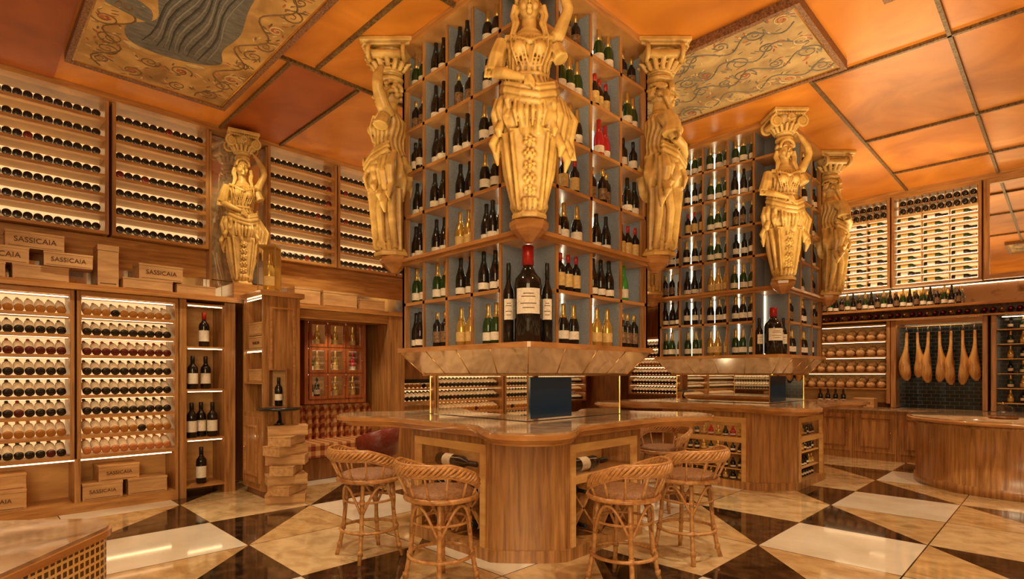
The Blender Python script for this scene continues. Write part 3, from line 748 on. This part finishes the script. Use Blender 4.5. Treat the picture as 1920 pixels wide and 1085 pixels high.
stuff(A2+[i for i in A if i[1].translation.x<=.15],'rows of wine bottles lying in the continuing lower rack')
UT=-8
UK=['d','d','d','d','d','d','d']
C_=rack((-.62,7.33,0),0,1.79,2.92,7,.203,'upper backlit oak wine rack below the ceiling',UK,tilt=UT)
D_=rack((1.20,7.33,0),0,.96,2.92,7,.203,'upper backlit oak wine rack beside the caryatid',UK,tilt=UT)
E_=rack((2.86,7.33,0),0,.96,2.92,7,.203,'upper backlit oak wine rack past the caryatid niche',UK,tilt=UT)
F_=rack((3.84,7.33,0),0,.96,2.92,7,.203,'upper backlit oak wine rack over the seating nook',UK,tilt=UT)
G_=rack((4.82,7.33,0),0,1.2,2.92,7,.203,'upper backlit oak wine rack further along the wall',UK,tilt=UT)
stuff([i for i in C_+D_ if i[1].translation.x>0],'rows of dark wine bottles lying above crates on the ledge')
stuff(E_+F_+G_,'rows of dark wine bottles lying in high backlit racks')
thing('rack_base',(.55,7.03,0),'oak plinth bay holding crates below the wine racks','cabinet',[
 ('plinth',bx(-.62,1.76,7.03,7.5,0,.10,OAKH)),('divider',bx(.84,.89,7.03,7.5,.10,.54,OAK)),('divider',bx(1.73,1.76,7.03,7.5,.10,.54,OAK)),('back_panel',bx(-.62,1.76,7.45,7.5,.10,.54,GLOWW)),
 ('led_strip',bx(-.5,1.7,7.06,7.07,.52,.53,LED))],world=True)
thing('ledge_shelf',(1,7.0,2.2),'moulded oak ledge running above the lower racks','shelf',[
 ('board',MB().box(-3,8,6.96,7.69,2.237,2.27,OAKH).box(-3,8,6.99,7.69,2.27,2.30,EDGE)),
 ('mirror_strip',bx(-3,8,7.45,7.47,2.31,2.55,AMIR)),
 ('back_board',bx(-3,8,7.47,7.69,2.30,2.90,OAKH))],world=True)
thing('mirror_niche',(2.5,7.4,2.3),'antique mirrored wall niche behind the caryatid','niche',[('mirror_panel',bx(2.17,2.85,7.44,7.46,2.56,4.33,AMIR)),('pilaster',bx(2.165,2.19,7.33,7.44,2.3,4.33,OAK)),('pilaster',bx(2.83,2.855,7.33,7.44,2.3,4.33,OAK)),('pedestal',MB().box(2.34,2.68,7.02,7.44,2.301,2.48,OAKH))],world=True)
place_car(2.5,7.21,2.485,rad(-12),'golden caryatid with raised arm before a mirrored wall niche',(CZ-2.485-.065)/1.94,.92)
P=[('frame',MB().box(1.77,1.84,7.03,7.5,0,2.235,OAK).box(2.24,2.36,7.03,7.5,0,2.235,OAK).box(1.84,2.24,7.46,7.5,0,2.235,GLOWW))]
for z in(.12,.66,1.22,1.71,2.2): P.append(('shelf',bx(1.84,2.24,7.03,7.46,z-.02,z,OAKH)))
for z in(.64,1.2,1.69,2.18): P.append(('led_strip',bx(1.86,2.22,7.05,7.06,z-.012,z-.004,LED)))
thing('bottle_niche_column',(2.05,7.03,0),'narrow oak column with open niches for large bottles','shelf',P,world=True)
for z,xs,hh in((.121,(2.03,),.42),(.661,(1.93,2.05,2.15),.40),(1.221,(1.94,2.1),.38),(1.711,(2.06,),.40)):
    for i,x in enumerate(xs):
        b_,l_,f_=bottle_parts('b',BLACKG,FRED if z>1.6 else FBLACK,LABEL,20,hh,.055)
        o=single('magnum_bottle',b_,(x,7.17+.08*(i%2),z),'dark magnum wine bottle standing in lit niche','wine bottle','magnums in the niche column',world=False)
        mk('paper_label',l_.mesh('paper_label'),parent=o); mk('foil_capsule',f_.mesh('foil_capsule'),parent=o)
P=[('body',MB().box(2.42,2.84,6.34,6.38,.08,2.27,OAK).box(2.80,2.84,6.38,6.955,.08,2.27,OAK).box(2.42,2.80,6.92,6.955,.08,2.27,OAK).box(2.42,2.80,6.38,6.92,.08,.95,OAK).box(2.46,2.84,6.38,6.92,.0,.08,WALNUT)),
 ('shelf',bx(2.42,2.80,6.38,6.92,1.28,1.30,OAKH)),('shelf',bx(2.42,2.80,6.38,6.92,1.66,1.68,OAKH)),('navy_panel',bx(2.78,2.80,6.38,6.92,.95,1.28,FAB)),
 ('top',bx(2.38,2.88,6.30,6.955,2.27,2.325,EDGE)),
 ('led_strip',bx(2.45,2.455,6.42,6.90,2.25,2.26,LED)),('led_strip',bx(2.45,2.455,6.42,6.90,1.645,1.655,LED))]
d=MB().box(2.40,2.42,6.42,6.90,.16,.90,OAK)
for (a,b,c,e) in((6.47,6.50,.24,.82),(6.82,6.85,.24,.82),(6.50,6.82,.24,.27),(6.50,6.82,.79,.82)): d.box(2.39,2.40,a,b,c,e,EDGE)
P.append(('door',d)); P.append(('door_knob',MB().ell((2.385,6.81,.55),(.012,.012,.012),BRASS)))
q=MB()
for (a,b,c,e) in((2.50,2.52,.2,2.15),(2.76,2.78,.2,2.15),(2.52,2.76,.2,.22),(2.52,2.76,2.13,2.15)): q.box(a,b,6.33,6.34,c,e,EDGE)
P.append(('end_panel_moulding',q))
thing('peninsula_cabinet',(2.62,6.65,0),'tall oak cabinet standing out from the wall with open cubbies','cabinet',P,world=True)
def crate(x,y,z,w,d,h,rz=0,txt=None,ts=.05,label='pine wine crate with sliding lid'):
    body=MB().box(-w/2,w/2,-d/2,d/2,0,h*.86,CRATE); lid=MB().box(-w/2-.003,w/2+.003,-d/2-.003,d/2+.003,h*.87,h,CRATE)
    body.box(-w/2+.02,w/2-.02,-d/2-.002,-d/2,h*.08,h*.10,INK)
    e=thing('wooden_wine_crate',(x,y,z),label,'crate',[('body',body),('lid',lid)],rotz=math.radians(rz),group='pine wine crates')
    if txt: text(txt,ts,(0,-d/2-.004,h*.48),(math.pi/2,0,0),INK,e,ext=.0015)
    return e
zl=2.302
S='SASSICAIA'
cb='pine crate branded with dark capital lettering on wall ledge'
crate(.12,7.22,zl,.42,.26,.15,0); crate(.59,7.20,zl,.42,.26,.15,0)
crate(.28,7.22,zl+.151,.44,.26,.16,0,S,.07,cb); crate(.80,7.14,zl+.151,.38,.26,.14,-3,S,.06,cb)
crate(.55,7.24,zl+.312,.44,.24,.16,0,S,.07,'topmost pine crate of the stack branded with capital lettering')
crate(1.13,7.24,zl,.18,.26,.44,0,None,.03,'upright pine wine crate standing on the ledge')
crate(1.48,7.2,zl,.46,.28,.12,0,None)
crate(1.60,7.2,zl+.121,.42,.26,.17,2,S,.065,'pine crate branded with dark capital lettering on flat crate')
crate(1.96,7.22,zl,.40,.26,.11,0,None)
crate(3.75,7.22,zl,.5,.26,.22,0,None); crate(3.3,7.24,zl,.35,.22,.24,0,None)
crate(4.25,7.22,zl,.4,.26,.16,0,None)
crate(.25,7.20,.102,.46,.26,.19,0,S,.055,'pine crate with branded lettering below the racks'); crate(.27,7.22,.293,.42,.24,.15,0,None)
crate(1.08,7.22,.102,.34,.28,.17,0,S,.05,'pine crate with branded lettering below the racks'); crate(1.48,7.22,.102,.36,.28,.17,0,None); crate(1.22,7.24,.273,.36,.26,.17,3,S,.05,'stacked pine crate with branded lettering')
for z,n in((1.682,2),(1.302,1)):
    for i in range(n): crate(2.60,6.65,z+i*.16,.44,.28,.15,-90,'SASSICAIA' if i==0 and n==2 else None,.045)
for i in range(8):
    crate(2.55+.015*math.sin(i*2.1),6.02+.015*math.cos(i*1.7),i*.105+.001,.40,.24,.103,(-28,38,-15,52,-34,20,44,-20)[i],None,.03,'pine wine crate in a twisted floor stack')
sx,sy=2.50,6.10
thing('small_marble_shelf',(sx,sy,.0),'round dark marble shelf over the crate stack','shelf',[
 ('top',MB().lathe([(.21,1.0),(.22,1.01),(.22,1.025),(.02,1.03)],BLACK,28,(sx,sy,0))),
 ('bracket',MB().tube([(sx,sy,1.0),(sx+.02,sy+.02,.9),(sx,sy+.0,.86),(sx,sy,.842)],[.012,.02,.03,.06],BLACK))],world=True)
fb=MB()
for a in((-.10,-.085,-.06,.06),(.085,.10,-.06,.06)): fb.box(a[0],a[1],a[2],a[3],0,.42,WALNUT)
fb.box(-.085,.085,-.06,.06,0,.015,WALNUT).box(-.085,.085,-.06,.06,.405,.42,WALNUT).box(-.085,.085,.05,.06,.015,.405,CRATE)
thing('framed_bottle_box',(sx,sy,1.031),'small walnut display box holding a wine bottle','display box',[('frame',fb)],rotz=math.radians(-40))
put_bottle('blk',(sx-.01,sy-.01,1.047),True,'in walnut box','bottle in display box')
gb=MB(); gb.box(-.10,.10,-.10,.10,0,.03,FGOLD).box(-.10,.10,.085,.10,.03,.52,FGOLD).box(-.10,.10,-.1,.1,.52,.54,FGOLD)
for a in(-.1,.09): gb.box(a,a+.01,-.1,-.09,.03,.52,FGOLD)
thing('gold_display_case',(2.56,6.52,2.326),'gold display case on top of the tall oak cabinet','display case',[('frame',gb)],rotz=math.radians(-40))
b_,l_,f_=bottle_parts('c',GOLDG,FGOLD,LABELG,20,.44,.06); o=single('champagne_bottle',b_,(2.56,6.52,2.358),'golden champagne bottle inside the gold case','champagne bottle',world=False); mk('foil_capsule',f_.mesh('foil'),parent=o); mk('paper_label',l_.mesh('lab'),parent=o)
# ---------------------------------------------------------------- alcove
P=[('frame',MB().box(3.35,3.40,7.33,7.68,.98,2.2,MAHOG).box(4.23,4.28,7.33,7.68,.98,2.2,MAHOG).box(3.40,4.23,7.33,7.68,2.13,2.2,MAHOG).box(3.40,4.23,7.33,7.68,.98,1.04,MAHOG).box(3.40,4.23,7.64,7.68,1.04,2.13,GLOWW))]
for c in range(3):
    for r in range(3):
        x0=3.41+.275*c; z0=1.05+.36*r; w=.265; h=.35
        P.append(('door',MB().box(x0,x0+.04,7.32,7.345,z0,z0+h,MAHOG).box(x0+w-.04,x0+w,7.32,7.345,z0,z0+h,MAHOG).box(x0+.04,x0+w-.04,7.32,7.345,z0,z0+.04,MAHOG).box(x0+.04,x0+w-.04,7.32,7.345,z0+h-.04,z0+h,MAHOG).box(x0+.04,x0+w-.04,7.333,7.336,z0+.04,z0+h-.04,GL)))
        P.append(('door_knob',MB().ell((x0+w-.02,7.312,z0+h/2),(.009,.009,.009),BRASS)))
for r in(1,2): P.append(('shelf',bx(3.40,4.23,7.35,7.64,1.045+.36*r-.01,1.045+.36*r+.005,MAHOG)))
for r in(1,2,3): P.append(('led_strip',bx(3.42,4.2,7.36,7.37,1.04+.36*r-.02,1.04+.36*r-.012,LED)))
thing('glass_door_cabinet',(3.8,7.5,.98),'mahogany cabinet with nine glass doors above the banquette','cabinet',P,world=True)
for r in range(3):
    for c in range(3):
        for i in range(2):
            put_bottle(random.choice(['gld','blk','gch','ros']),(3.50+.275*c+.095*i,7.48,1.051+.36*r),False,'behind cabinet glass','bottles in the glass-door cabinet').scale=(.95,.95,.95)
single('oak_pier',bx(2.87,3.0,7.0,7.69,0,2.235,OAK),(2.93,7.3,0),'oak pier at the edge of the seating nook','wall panelling')
single('oak_pier',bx(4.45,4.72,6.98,7.69,0,2.235,OAK),(4.58,7.3,0),'broad oak pier beside the glass-door cabinet','wall panelling')
bn=MB(); bn.prism([(3.02,6.95),(4.43,6.95),(4.43,7.68),(3.02,7.68)],.30,.48,PLAID)
bk=MB(); bk.prism([(3.02,7.50),(4.43,7.50),(4.43,7.68),(3.02,7.68)],.46,.96,PLAID)
for i in range(16): bk.tube([(3.02+.094*i,7.49,.48),(3.02+.094*i,7.48,.7),(3.02+.094*i,7.5,.93)],.035,PLAID,8)
thing('banquette_bench',(3.7,7.4,0),'banquette upholstered in red-brown and cream plaid','bench',[('base',bx(3.02,4.43,7.0,7.68,0,.30,WALNUT)),('seat',bn),('backrest',bk)],world=True,bevel=.02)
tb=MB()
pts=[(.27*math.cos(math.radians(a)),.27*math.sin(math.radians(a)),.60+.12*math.sin(math.radians((a-150)*180/240))) for a in range(150,391,12)]
vs=[]
for x,y,z in pts: vs+= [(x*.92,y*.92,.38),(x*1.04,y*1.04,z),(x*.90,y*.90,z+.01),(x*.78,y*.78,.40)]
n=len(pts); fs=[]
for i in range(n-1):
    for j in range(4): fs.append((i*4+j,(i+1)*4+j,(i+1)*4+(j+1)%4,i*4+(j+1)%4))
fs+=[(0,1,2,3),((n-1)*4+3,(n-1)*4+2,(n-1)*4+1,(n-1)*4)]
tb.add(vs,fs,LEATHER,True)
P=[('backrest',tb),('seat',MB().lathe([(.2,.36),(.24,.38),(.24,.44),(.2,.46),(.02,.465)],LEATHER,24))]
for a in(45,135,225,315): P.append(('leg',MB().tube([(.17*math.cos(math.radians(a)),.17*math.sin(math.radians(a)),.37),(.21*math.cos(math.radians(a)),.21*math.sin(math.radians(a)),0)],[.018,.012],WALNUT)))
thing('tub_chair',(3.78,6.2,0),'oxblood leather tub chair in front of plaid banquette','chair',P,rotz=math.radians(20))
RA=rack((4.74,7.25,0),0,1.8,.95,6,.203,'backlit oak wine rack beyond the seating nook',['d','y','d','d','r','d'])
RB=rack((6.56,7.25,0),0,1.8,.95,6,.203,'backlit oak wine rack toward the far corner',['d','d','y','d','r','d'])
RC=rack((8.38,7.25,0),0,1.8,.95,6,.203,'backlit oak wine rack near the far corner',['y','d','d','d','r','d'])
stuff(RA+RB+RC,'rows of wine bottles lying in backlit racks past the nook')
thing('low_cabinet',(7.4,7.3,0),'oak base cabinet below the wine racks','cabinet',[('body',bx(4.74,10.2,7.2,7.68,0,.90,OAK)),('top',bx(4.74,10.2,7.16,7.68,.90,.93,TOPM))],world=True)
pf=MB().box(4.80,4.86,7.19,7.235,1.25,1.85,BLACK).box(5.36,5.42,7.19,7.235,1.25,1.85,BLACK).box(4.86,5.36,7.19,7.235,1.25,1.31,BLACK).box(4.86,5.36,7.19,7.235,1.79,1.85,BLACK)
thing('picture_frame',(5.11,7.22,1.25),'black framed picture hanging before the wine racks','picture',[('frame',pf),('picture',bx(4.86,5.36,7.215,7.23,1.31,1.79,WALNUT))],world=True)
its=[]
for y in(-2.2,-.3,1.6,3.5,5.1): its+=rack((-2.62,y,0),math.pi/2,1.8 if y<4 else 1.7,.75,7,.203,'backlit oak wine rack reflected in the mirrored column',['d','y','d','d','r','d'])
stuff(its,'rows of wine bottles lying in racks facing the towers')
its=[]
for x in(-.3,1.6,3.5,5.4,7.3,9.2,11.1): its+=rack((x,-2.62,0),math.pi,1.8,.75,7,.203,'backlit oak wine rack reflected in the mirrored column',['d','y','d','d','r','d'])
stuff(its,'rows of wine bottles in racks facing the bar')
# ---------------------------------------------------------------- east wall
XE=11.0
RZ=-math.pi/2
items=[]
for y in(7.2,5.5): items+=rack((XE,y,0),RZ,1.68,.95,6,.203,'backlit oak wine rack on the side wall',['d','d','r','y','d','d'],depth=.36)
stuff(items,'rows of wine bottles lying in side wall racks')
items=[]
for y in(7.2,5.5): items+=rack((XE,y,0),RZ,1.68,2.92,7,.195,'high backlit oak wine rack on the side wall',['d']*7,depth=.36,tilt=UT)
stuff(items,'rows of dark bottles lying in high side wall racks')
SW=[]
def sideways(y0,y1,cols,desc):
    P=[('frame',MB().box(XE,XE+.3,y0,y0+.04,2.825,4.33,OAK).box(XE,XE+.3,y1-.04,y1,2.825,4.33,OAK).box(XE,XE+.3,y0+.04,y1-.04,2.825,2.87,OAKH).box(XE,XE+.3,y0+.04,y1-.04,4.28,4.33,OAKH)),
       ('back_panel',bx(XE+.20,XE+.30,y0+.04,y1-.04,2.87,4.28,BACK))]
    rows=9; ph=.127; w=(y1-y0-.08)/cols
    for r in range(rows+1):
        z=2.875+ph*r; P.append(('shelf',bx(XE+.06,XE+.20,y0+.04,y1-.04,z-.010,z,GLOWW)))
        if r<rows: P.append(('led_strip',bx(XE+.063,XE+.068,y0+.05,y1-.05,z+.001,z+.007,LEDR)))
    for c in range(1,cols): P.append(('divider',bx(XE+.06,XE+.20,y0+.04+w*c-.004,y0+.04+w*c+.004,2.875,4.018,GLOWW)))
    for c in range(int((y1-y0)/.1)): P.append(('pigeonhole_divider',bx(XE+.02,XE+.20,y0+.05+.1*c-.004,y0+.05+.1*c+.004,4.02,4.28,OAK)))
    P.append(('shelf',bx(XE+.02,XE+.20,y0+.04,y1-.04,4.14,4.15,OAK)))
    thing('sideways_bottle_rack',(XE,(y0+y1)/2,2.82),desc,'wine rack',P,world=True)
    for r in range(rows):
        for c in range(cols):
            SW.append(('g' if (r+c)%3 else 's',Matrix.Translation((XE+.13,y0+.04+w*c+(w-.31)/2+.31,2.876+ph*r+.0405))@Matrix.Rotation(math.pi/2,4,'X')))
    for c in range(int((y1-y0-.1)/.1)):
        for r in range(2): SW.append(('s',Matrix.Translation((XE+.04,y0+.10+.1*c,4.075+.125*r))@Matrix.Rotation(math.pi/2,4,'Y')))
sideways(.93,2.08,3,'lit oak rack with bottles lying sideways high on wall')
sideways(2.10,3.10,3,'lit oak rack with sideways bottles over the bread shelves')
sideways(3.12,3.78,2,'narrow lit oak rack with sideways bottles')
stuff(SW,'rows of bottles lying sideways in lit oak racks')
thing('wall_mirror_frame',(XE,.3,2.9),'large oak framed mirror high on the wall','mirror',[('frame',MB().box(XE+.02,XE+.1,.84,.91,2.825,4.33,OAK).box(XE+.02,XE+.1,-1.6,.84,2.825,2.9,OAKH).box(XE+.02,XE+.1,-1.6,.84,4.26,4.33,OAKH).box(XE+.02,XE+.1,-1.67,-1.6,2.825,4.33,OAK)),('mirror_glass',bx(XE+.06,XE+.08,-1.6,.84,2.9,4.26,MIRROR))],world=True)
thing('ledge_shelf',(XE,2,2.3),'oak ledge with mirrored gallery above ham niche','shelf',[('board',bx(XE-.12,XE+.3,-2.2,3.78,2.44,2.48,EDGE)),('lower_board',bx(XE-.06,XE+.3,-2.2,3.78,2.275,2.30,EDGE)),('mirror_strip',bx(XE+.2,XE+.22,-2.2,3.78,2.48,2.80,AMIR)),('backing',bx(XE+.29,XE+.37,-2.2,3.78,2.30,2.82,WALNUT)),('led_strip',bx(XE+.18,XE+.188,-2,3.7,2.79,2.80,LED))],world=True)
for i in range(28):
    put_bottle(['bld','bch','gch'][i%3],(XE+.02,1.2+.09*i,2.481),False,'standing on wall ledge','standing bottles on the side wall ledge').scale=(.9,.9,.9)
stuff([('r' if i%3 else 'y',Matrix.Translation((XE+.27,.4+.1*i,2.37))@Matrix.Rotation(-math.pi/2,4,'Y')) for i in range(33)],'row of bottle ends in small round holes')
P=[('frame',MB().box(XE,XE+.36,2.10,2.15,.9,2.27,OAK).box(XE,XE+.36,3.72,3.78,.9,2.27,OAK).box(XE+.34,XE+.36,2.15,3.72,.9,2.27,GLOWW))]
for r in range(5): P.append(('shelf',bx(XE,XE+.34,2.15,3.72,1.13+.27*r,1.15+.27*r,OAKH)))
for r in range(4): P.append(('led_strip',bx(XE+.02,XE+.03,2.17,3.70,1.15+.27*r+.240,1.15+.27*r+.245,LED)))
thing('bread_shelf',(XE,2.9,.9),'oak bakery shelves lit over rows of round loaves','shelf',P,world=True)
def loaf():
    m=MB()
    m.ell((0,0,.062),(.10,.085,.065),BREAD,18,10)
    for i in(-1,0,1): m.tube([(i*.04-.02,-.06,.10),(i*.04,0,.13),(i*.04+.02,.06,.10)],[.006,.014,.006],BREAD,6)
    return m.mesh('loaf')
LF=loaf(); rnd=random.Random(2)
for r in range(4):
    for j in range(2):
        for i in range(10):
            s=rnd.uniform(.72,.86)
            o=mk('bread_loaf',LF,(XE+.10+.14*j,2.24+.155*i,1.151+.27*r+.07*j),rnd.uniform(-.3,.3)+1.57); o.scale=(.74,s,s*1.15)
            meta(o,'round crusty golden-brown loaf on a bakery shelf','bread','loaves on the bakery shelves')
P=[('frame',MB().box(XE,XE+.36,.86,.92,.835,2.27,OAK).box(XE,XE+.36,2.02,2.09,.835,2.27,OAK).box(XE,XE+.02,.92,2.02,2.20,2.27,OAKH)),('tiled_back',bx(XE+.33,XE+.36,.92,2.02,.835,2.27,TEAL),'dark teal glazed tiles'),
 ('hanging_rail',MB().tube([(XE+.12,.92,2.17),(XE+.12,2.02,2.17)],.01,BRASS)),('led_strip',bx(XE+.03,XE+.05,.94,2.0,2.21,2.23,LED))]
thing('ham_niche',(XE,1.47,.83),'oak framed niche with dark teal tiles','niche',P,world=True)
def ham():
    m=MB(); vs=[];fs=[]; n=22
    prof=[(.018,0,0),(.026,.02,0),(.028,.08,0),(.032,.2,.0),(.044,.30,.008),(.068,.40,.02),(.095,.50,.032),(.112,.60,.035),(.110,.70,.025),(.080,.79,.008),(.03,.84,-.005)]
    for j,(r,z,o) in enumerate(prof):
        for i in range(n):
            a=2*math.pi*i/n; w=1+.07*math.sin(3*a+j*.7)+.04*math.sin(5*a-j)
            vs.append((.62*r*w*math.cos(a),r*w*math.sin(a)+o,-z))
    for j in range(len(prof)-1):
        for i in range(n): fs.append((j*n+i,(j+1)*n+i,(j+1)*n+(i+1)%n,j*n+(i+1)%n))
    fs.append(tuple(range(n))); fs.append(tuple(reversed([(len(prof)-1)*n+i for i in range(n)])))
    m.add(vs,fs,HAM,True)
    h=MB().ell((0,0,.02),(.018,.022,.04),HOOF); s=MB().tube([(0,0,-.03),(.0,.02,.03),(0,0,.085)],.004,LABEL)
    return m.mesh('ham_body'),h.mesh('hoof'),s.mesh('string')
hb,hh,hs=ham(); rnd=random.Random(9)
for i in range(7):
    y=1.02+.145*i; sz=rnd.uniform(.86,1.04)
    o=mk('cured_ham',hb,(XE+.12,y,2.08),0); o.scale=(sz,(rnd.uniform(.64,.76))*(-1 if i%2 else 1),sz); o.rotation_euler=(rnd.uniform(-.03,.03),0,0)
    meta(o,'golden cured ham leg hanging from rail before dark tiles','ham','hanging cured hams')
    mk('hoof',hh,parent=o); mk('string',hs,parent=o)
P=[('frame',MB().box(XE,XE+.36,-1.5,-1.44,.835,2.27,OAK).box(XE,XE+.36,.76,.82,.835,2.27,OAK)),('tiled_back',bx(XE+.33,XE+.36,-1.44,.76,.835,2.27,TEAL))]
for r in range(6): P.append(('glass_shelf',bx(XE+.02,XE+.33,-1.44,.76,.95+.22*r,.962+.22*r,GLOWW)))
P.append(('led_strip',bx(XE+.04,XE+.05,-1.4,.7,2.24,2.25,LED)))
thing('open_shelf_niche',(XE,-.3,.83),'teal tiled niche with slim shelves','niche',P,world=True)
for r in range(6):
    for i in range(5): put_bottle(['blk','gld','gch'][(i+r)%3],(XE+.15,.05+.14*i,.963+.22*r),False,'on slim niche shelf','bottles in the tiled niche').scale=(.8,.8,.60)
for i in range(8):
    y0=3.78-.62*(i+1); y1=y0+.62
    dd=MB().box(XE-.465,XE-.445,y0+.03,y1-.03,.12,.74,OAK)
    for (a,b,c,e) in((y0+.09,y0+.11,.19,.67),(y1-.11,y1-.09,.19,.67),(y0+.11,y1-.11,.19,.21),(y0+.11,y1-.11,.65,.67)): dd.box(XE-.472,XE-.465,a,b,c,e,WALNUT)
    thing('base_cabinet',(XE-.2,(y0+y1)/2,0),'oak base cabinet with framed panel door under the worktop','cabinet',[('body',bx(XE-.445,XE+.36,y0+.002,y1-.002,.0,.798,OAK)),('door',dd),('door_knob',MB().ell((XE-.48,y0+.08,.45),(.01,.01,.01),BRASS))],world=True,group='base cabinets along the side wall')
single('worktop',bx(XE-.50,XE+.36,-1.2,3.80,.80,.83,TOPM),(XE-.1,1.3,.80),'brown marble worktop over the oak base cabinets','worktop')
crate(XE-.25,2.4,.832,.3,.25,.16,-90)
for i in range(4): put_bottle('blk',(XE-.15,2.75+.12*i,.831),False,'standing on the worktop','bottles on the side worktop')
# ---------------------------------------------------------------- round counter (right)
cx,cy=9.25,.42
m=MB().lathe([(1.06,0),(1.06,.10),(1.04,.105),(1.04,.76),(1.06,.77),(1.06,.80)],OAK,72)
t=MB().lathe([(1.08,.80),(1.14,.81),(1.14,.845),(1.12,.85)],EDGE,72); t.lathe([(1.11,.851),(1.11,.86),(.01,.861)],TOPM,72)
thing('round_counter',(cx,cy,0),'large round oak counter with brown marble top','counter',[('body',m),('countertop',t)])
P=[('base',MB().lathe([(.13,0),(.14,.01),(.14,.03)],WALNUT,24)),('dome',MB().lathe([(.12,.03),(.12,.10),(.08,.15),(.015,.17)],GL,24)),('knob',MB().ell((0,0,.18),(.015,.015,.015),BRASS))]
thing('cake_dome',(8.85,.55,.862),'glass dome dish on the round counter','dish',P)
# ---------------------------------------------------------------- near-left counter
def rr(x0,x1,y0,y1,r,seg=8):
    p=[]
    for (cx,cy,a0) in((x1-r,y0+r,-90),(x1-r,y1-r,0),(x0+r,y1-r,90),(x0+r,y0+r,180)):
        for i in range(seg+1):
            a=math.radians(a0+90*i/seg); p.append((cx+r*math.cos(a),cy+r*math.sin(a)))
    return p
m=MB().prism(rr(-.585,.585,-.585,.585,.17),.0,.805,LATT,True)
t=MB().prism(rr(-.60,.60,-.60,.60,.18),.805,.828,EDGE,True).prism(rr(-.59,.59,-.59,.59,.17),.828,.84,TOPM,True)
X_,Y_=-1.42-.60,2.12-.60
thing('display_counter',((X_+Y_)/SQ,(Y_-X_)/SQ,0),'marble-topped counter with gilded lattice sides','counter',[('body',m,'gilded lattice side panels'),('countertop',t)],rotz=math.radians(-45+6))
# ---------------------------------------------------------------- lights
WARM=(1,.72,.38)
def area(loc,target,size,e,c=WARM,sy=None):
    l=bpy.data.lights.new('area_light','AREA'); l.energy=e; l.color=c; l.shape='RECTANGLE'; l.size=size; l.size_y=sy or size
    o=bpy.data.objects.new('area_light',l); o.location=loc; d=Vector(target)-Vector(loc); o.rotation_euler=d.to_track_quat('-Z','Y').to_euler(); col.objects.link(o)
def spot(loc,target,e,ang=45,c=WARM,blend=.6,r=.04):
    l=bpy.data.lights.new('spot_light','SPOT'); l.energy=e; l.color=c; l.spot_size=math.radians(ang); l.spot_blend=blend; l.shadow_soft_size=r
    o=bpy.data.objects.new('spot_light',l); o.location=loc; d=Vector(target)-Vector(loc); o.rotation_euler=d.to_track_quat('-Z','Y').to_euler(); col.objects.link(o)
area((-1.6,-1.6,2.6),(4,4,1.2),3,200)  # fill light added behind the camera, out of view
for (x,y,e) in((1.2,4.6,14),(5.7,5.2,36),(5.6,1.2,40),(9.4,1.6,44),(1.4,1.4,20),(9.6,5,34)):
    area((x,y,2.75),(x,y,4.4),1.6,e)  # unseen up-facing lights added to make the ceiling glow
for (x,y) in((1.1,5.6),(1.2,3.4),(3.2,.8),(5.3,.4),(7.4,.6),(9.8,2.2),(5.8,4.8),(3.2,6.2)):
    spot((x,y,CZ-.1),(x,y,0),210,105,(1,.78,.48),.8,.06)  # added downlights without fixtures, there to brighten the floor
spot((3.7,6.95,2.1),(3.7,7.3,.5),18,110,WARM)  # added spot that brightens the plaid bench, no fixture
YEL=(1,.76,.34)
for (x,y,e) in((T1[0]-D,T1[1]-D,75),(T2[0]-D,T2[1]-D,75)):
    spot((x-.5,y-1.0,1.9),(x,y,3.6),e,55,YEL)
for (x,y,dx,dy) in((T1[0]-D,T1[1]+D,-1.1,.2),(T1[0]+D,T1[1]-D,.2,-1.1),(T2[0]+D,T2[1]-D,.2,-1.1)):
    spot((x+dx,y+dy,2.1),(x,y,3.6),48,60,YEL)
spot((2.1,6.5,4.2),(2.5,7.2,3.4),40,60,YEL)
w=bpy.data.worlds.new('world'); bpy.context.scene.world=w; w.use_nodes=True; w.node_tree.nodes['Background'].inputs[0].default_value=(.5,.28,.12,1); w.node_tree.nodes['Background'].inputs[1].default_value=.3
# ---------------------------------------------------------------- camera
cam=bpy.data.cameras.new('camera'); cam.lens=F/1920*36; cam.sensor_width=36; cam.shift_y=(700-542.5)/1920; cam.clip_start=.05
co=bpy.data.objects.new('camera',cam); co.location=(0,0,H); co.rotation_euler=(math.pi/2,0,-math.pi/4); col.objects.link(co)
bpy.context.scene.camera=co
vs=bpy.context.scene.view_settings; vs.view_transform='Standard'; vs.look='None'; vs.exposure=.1
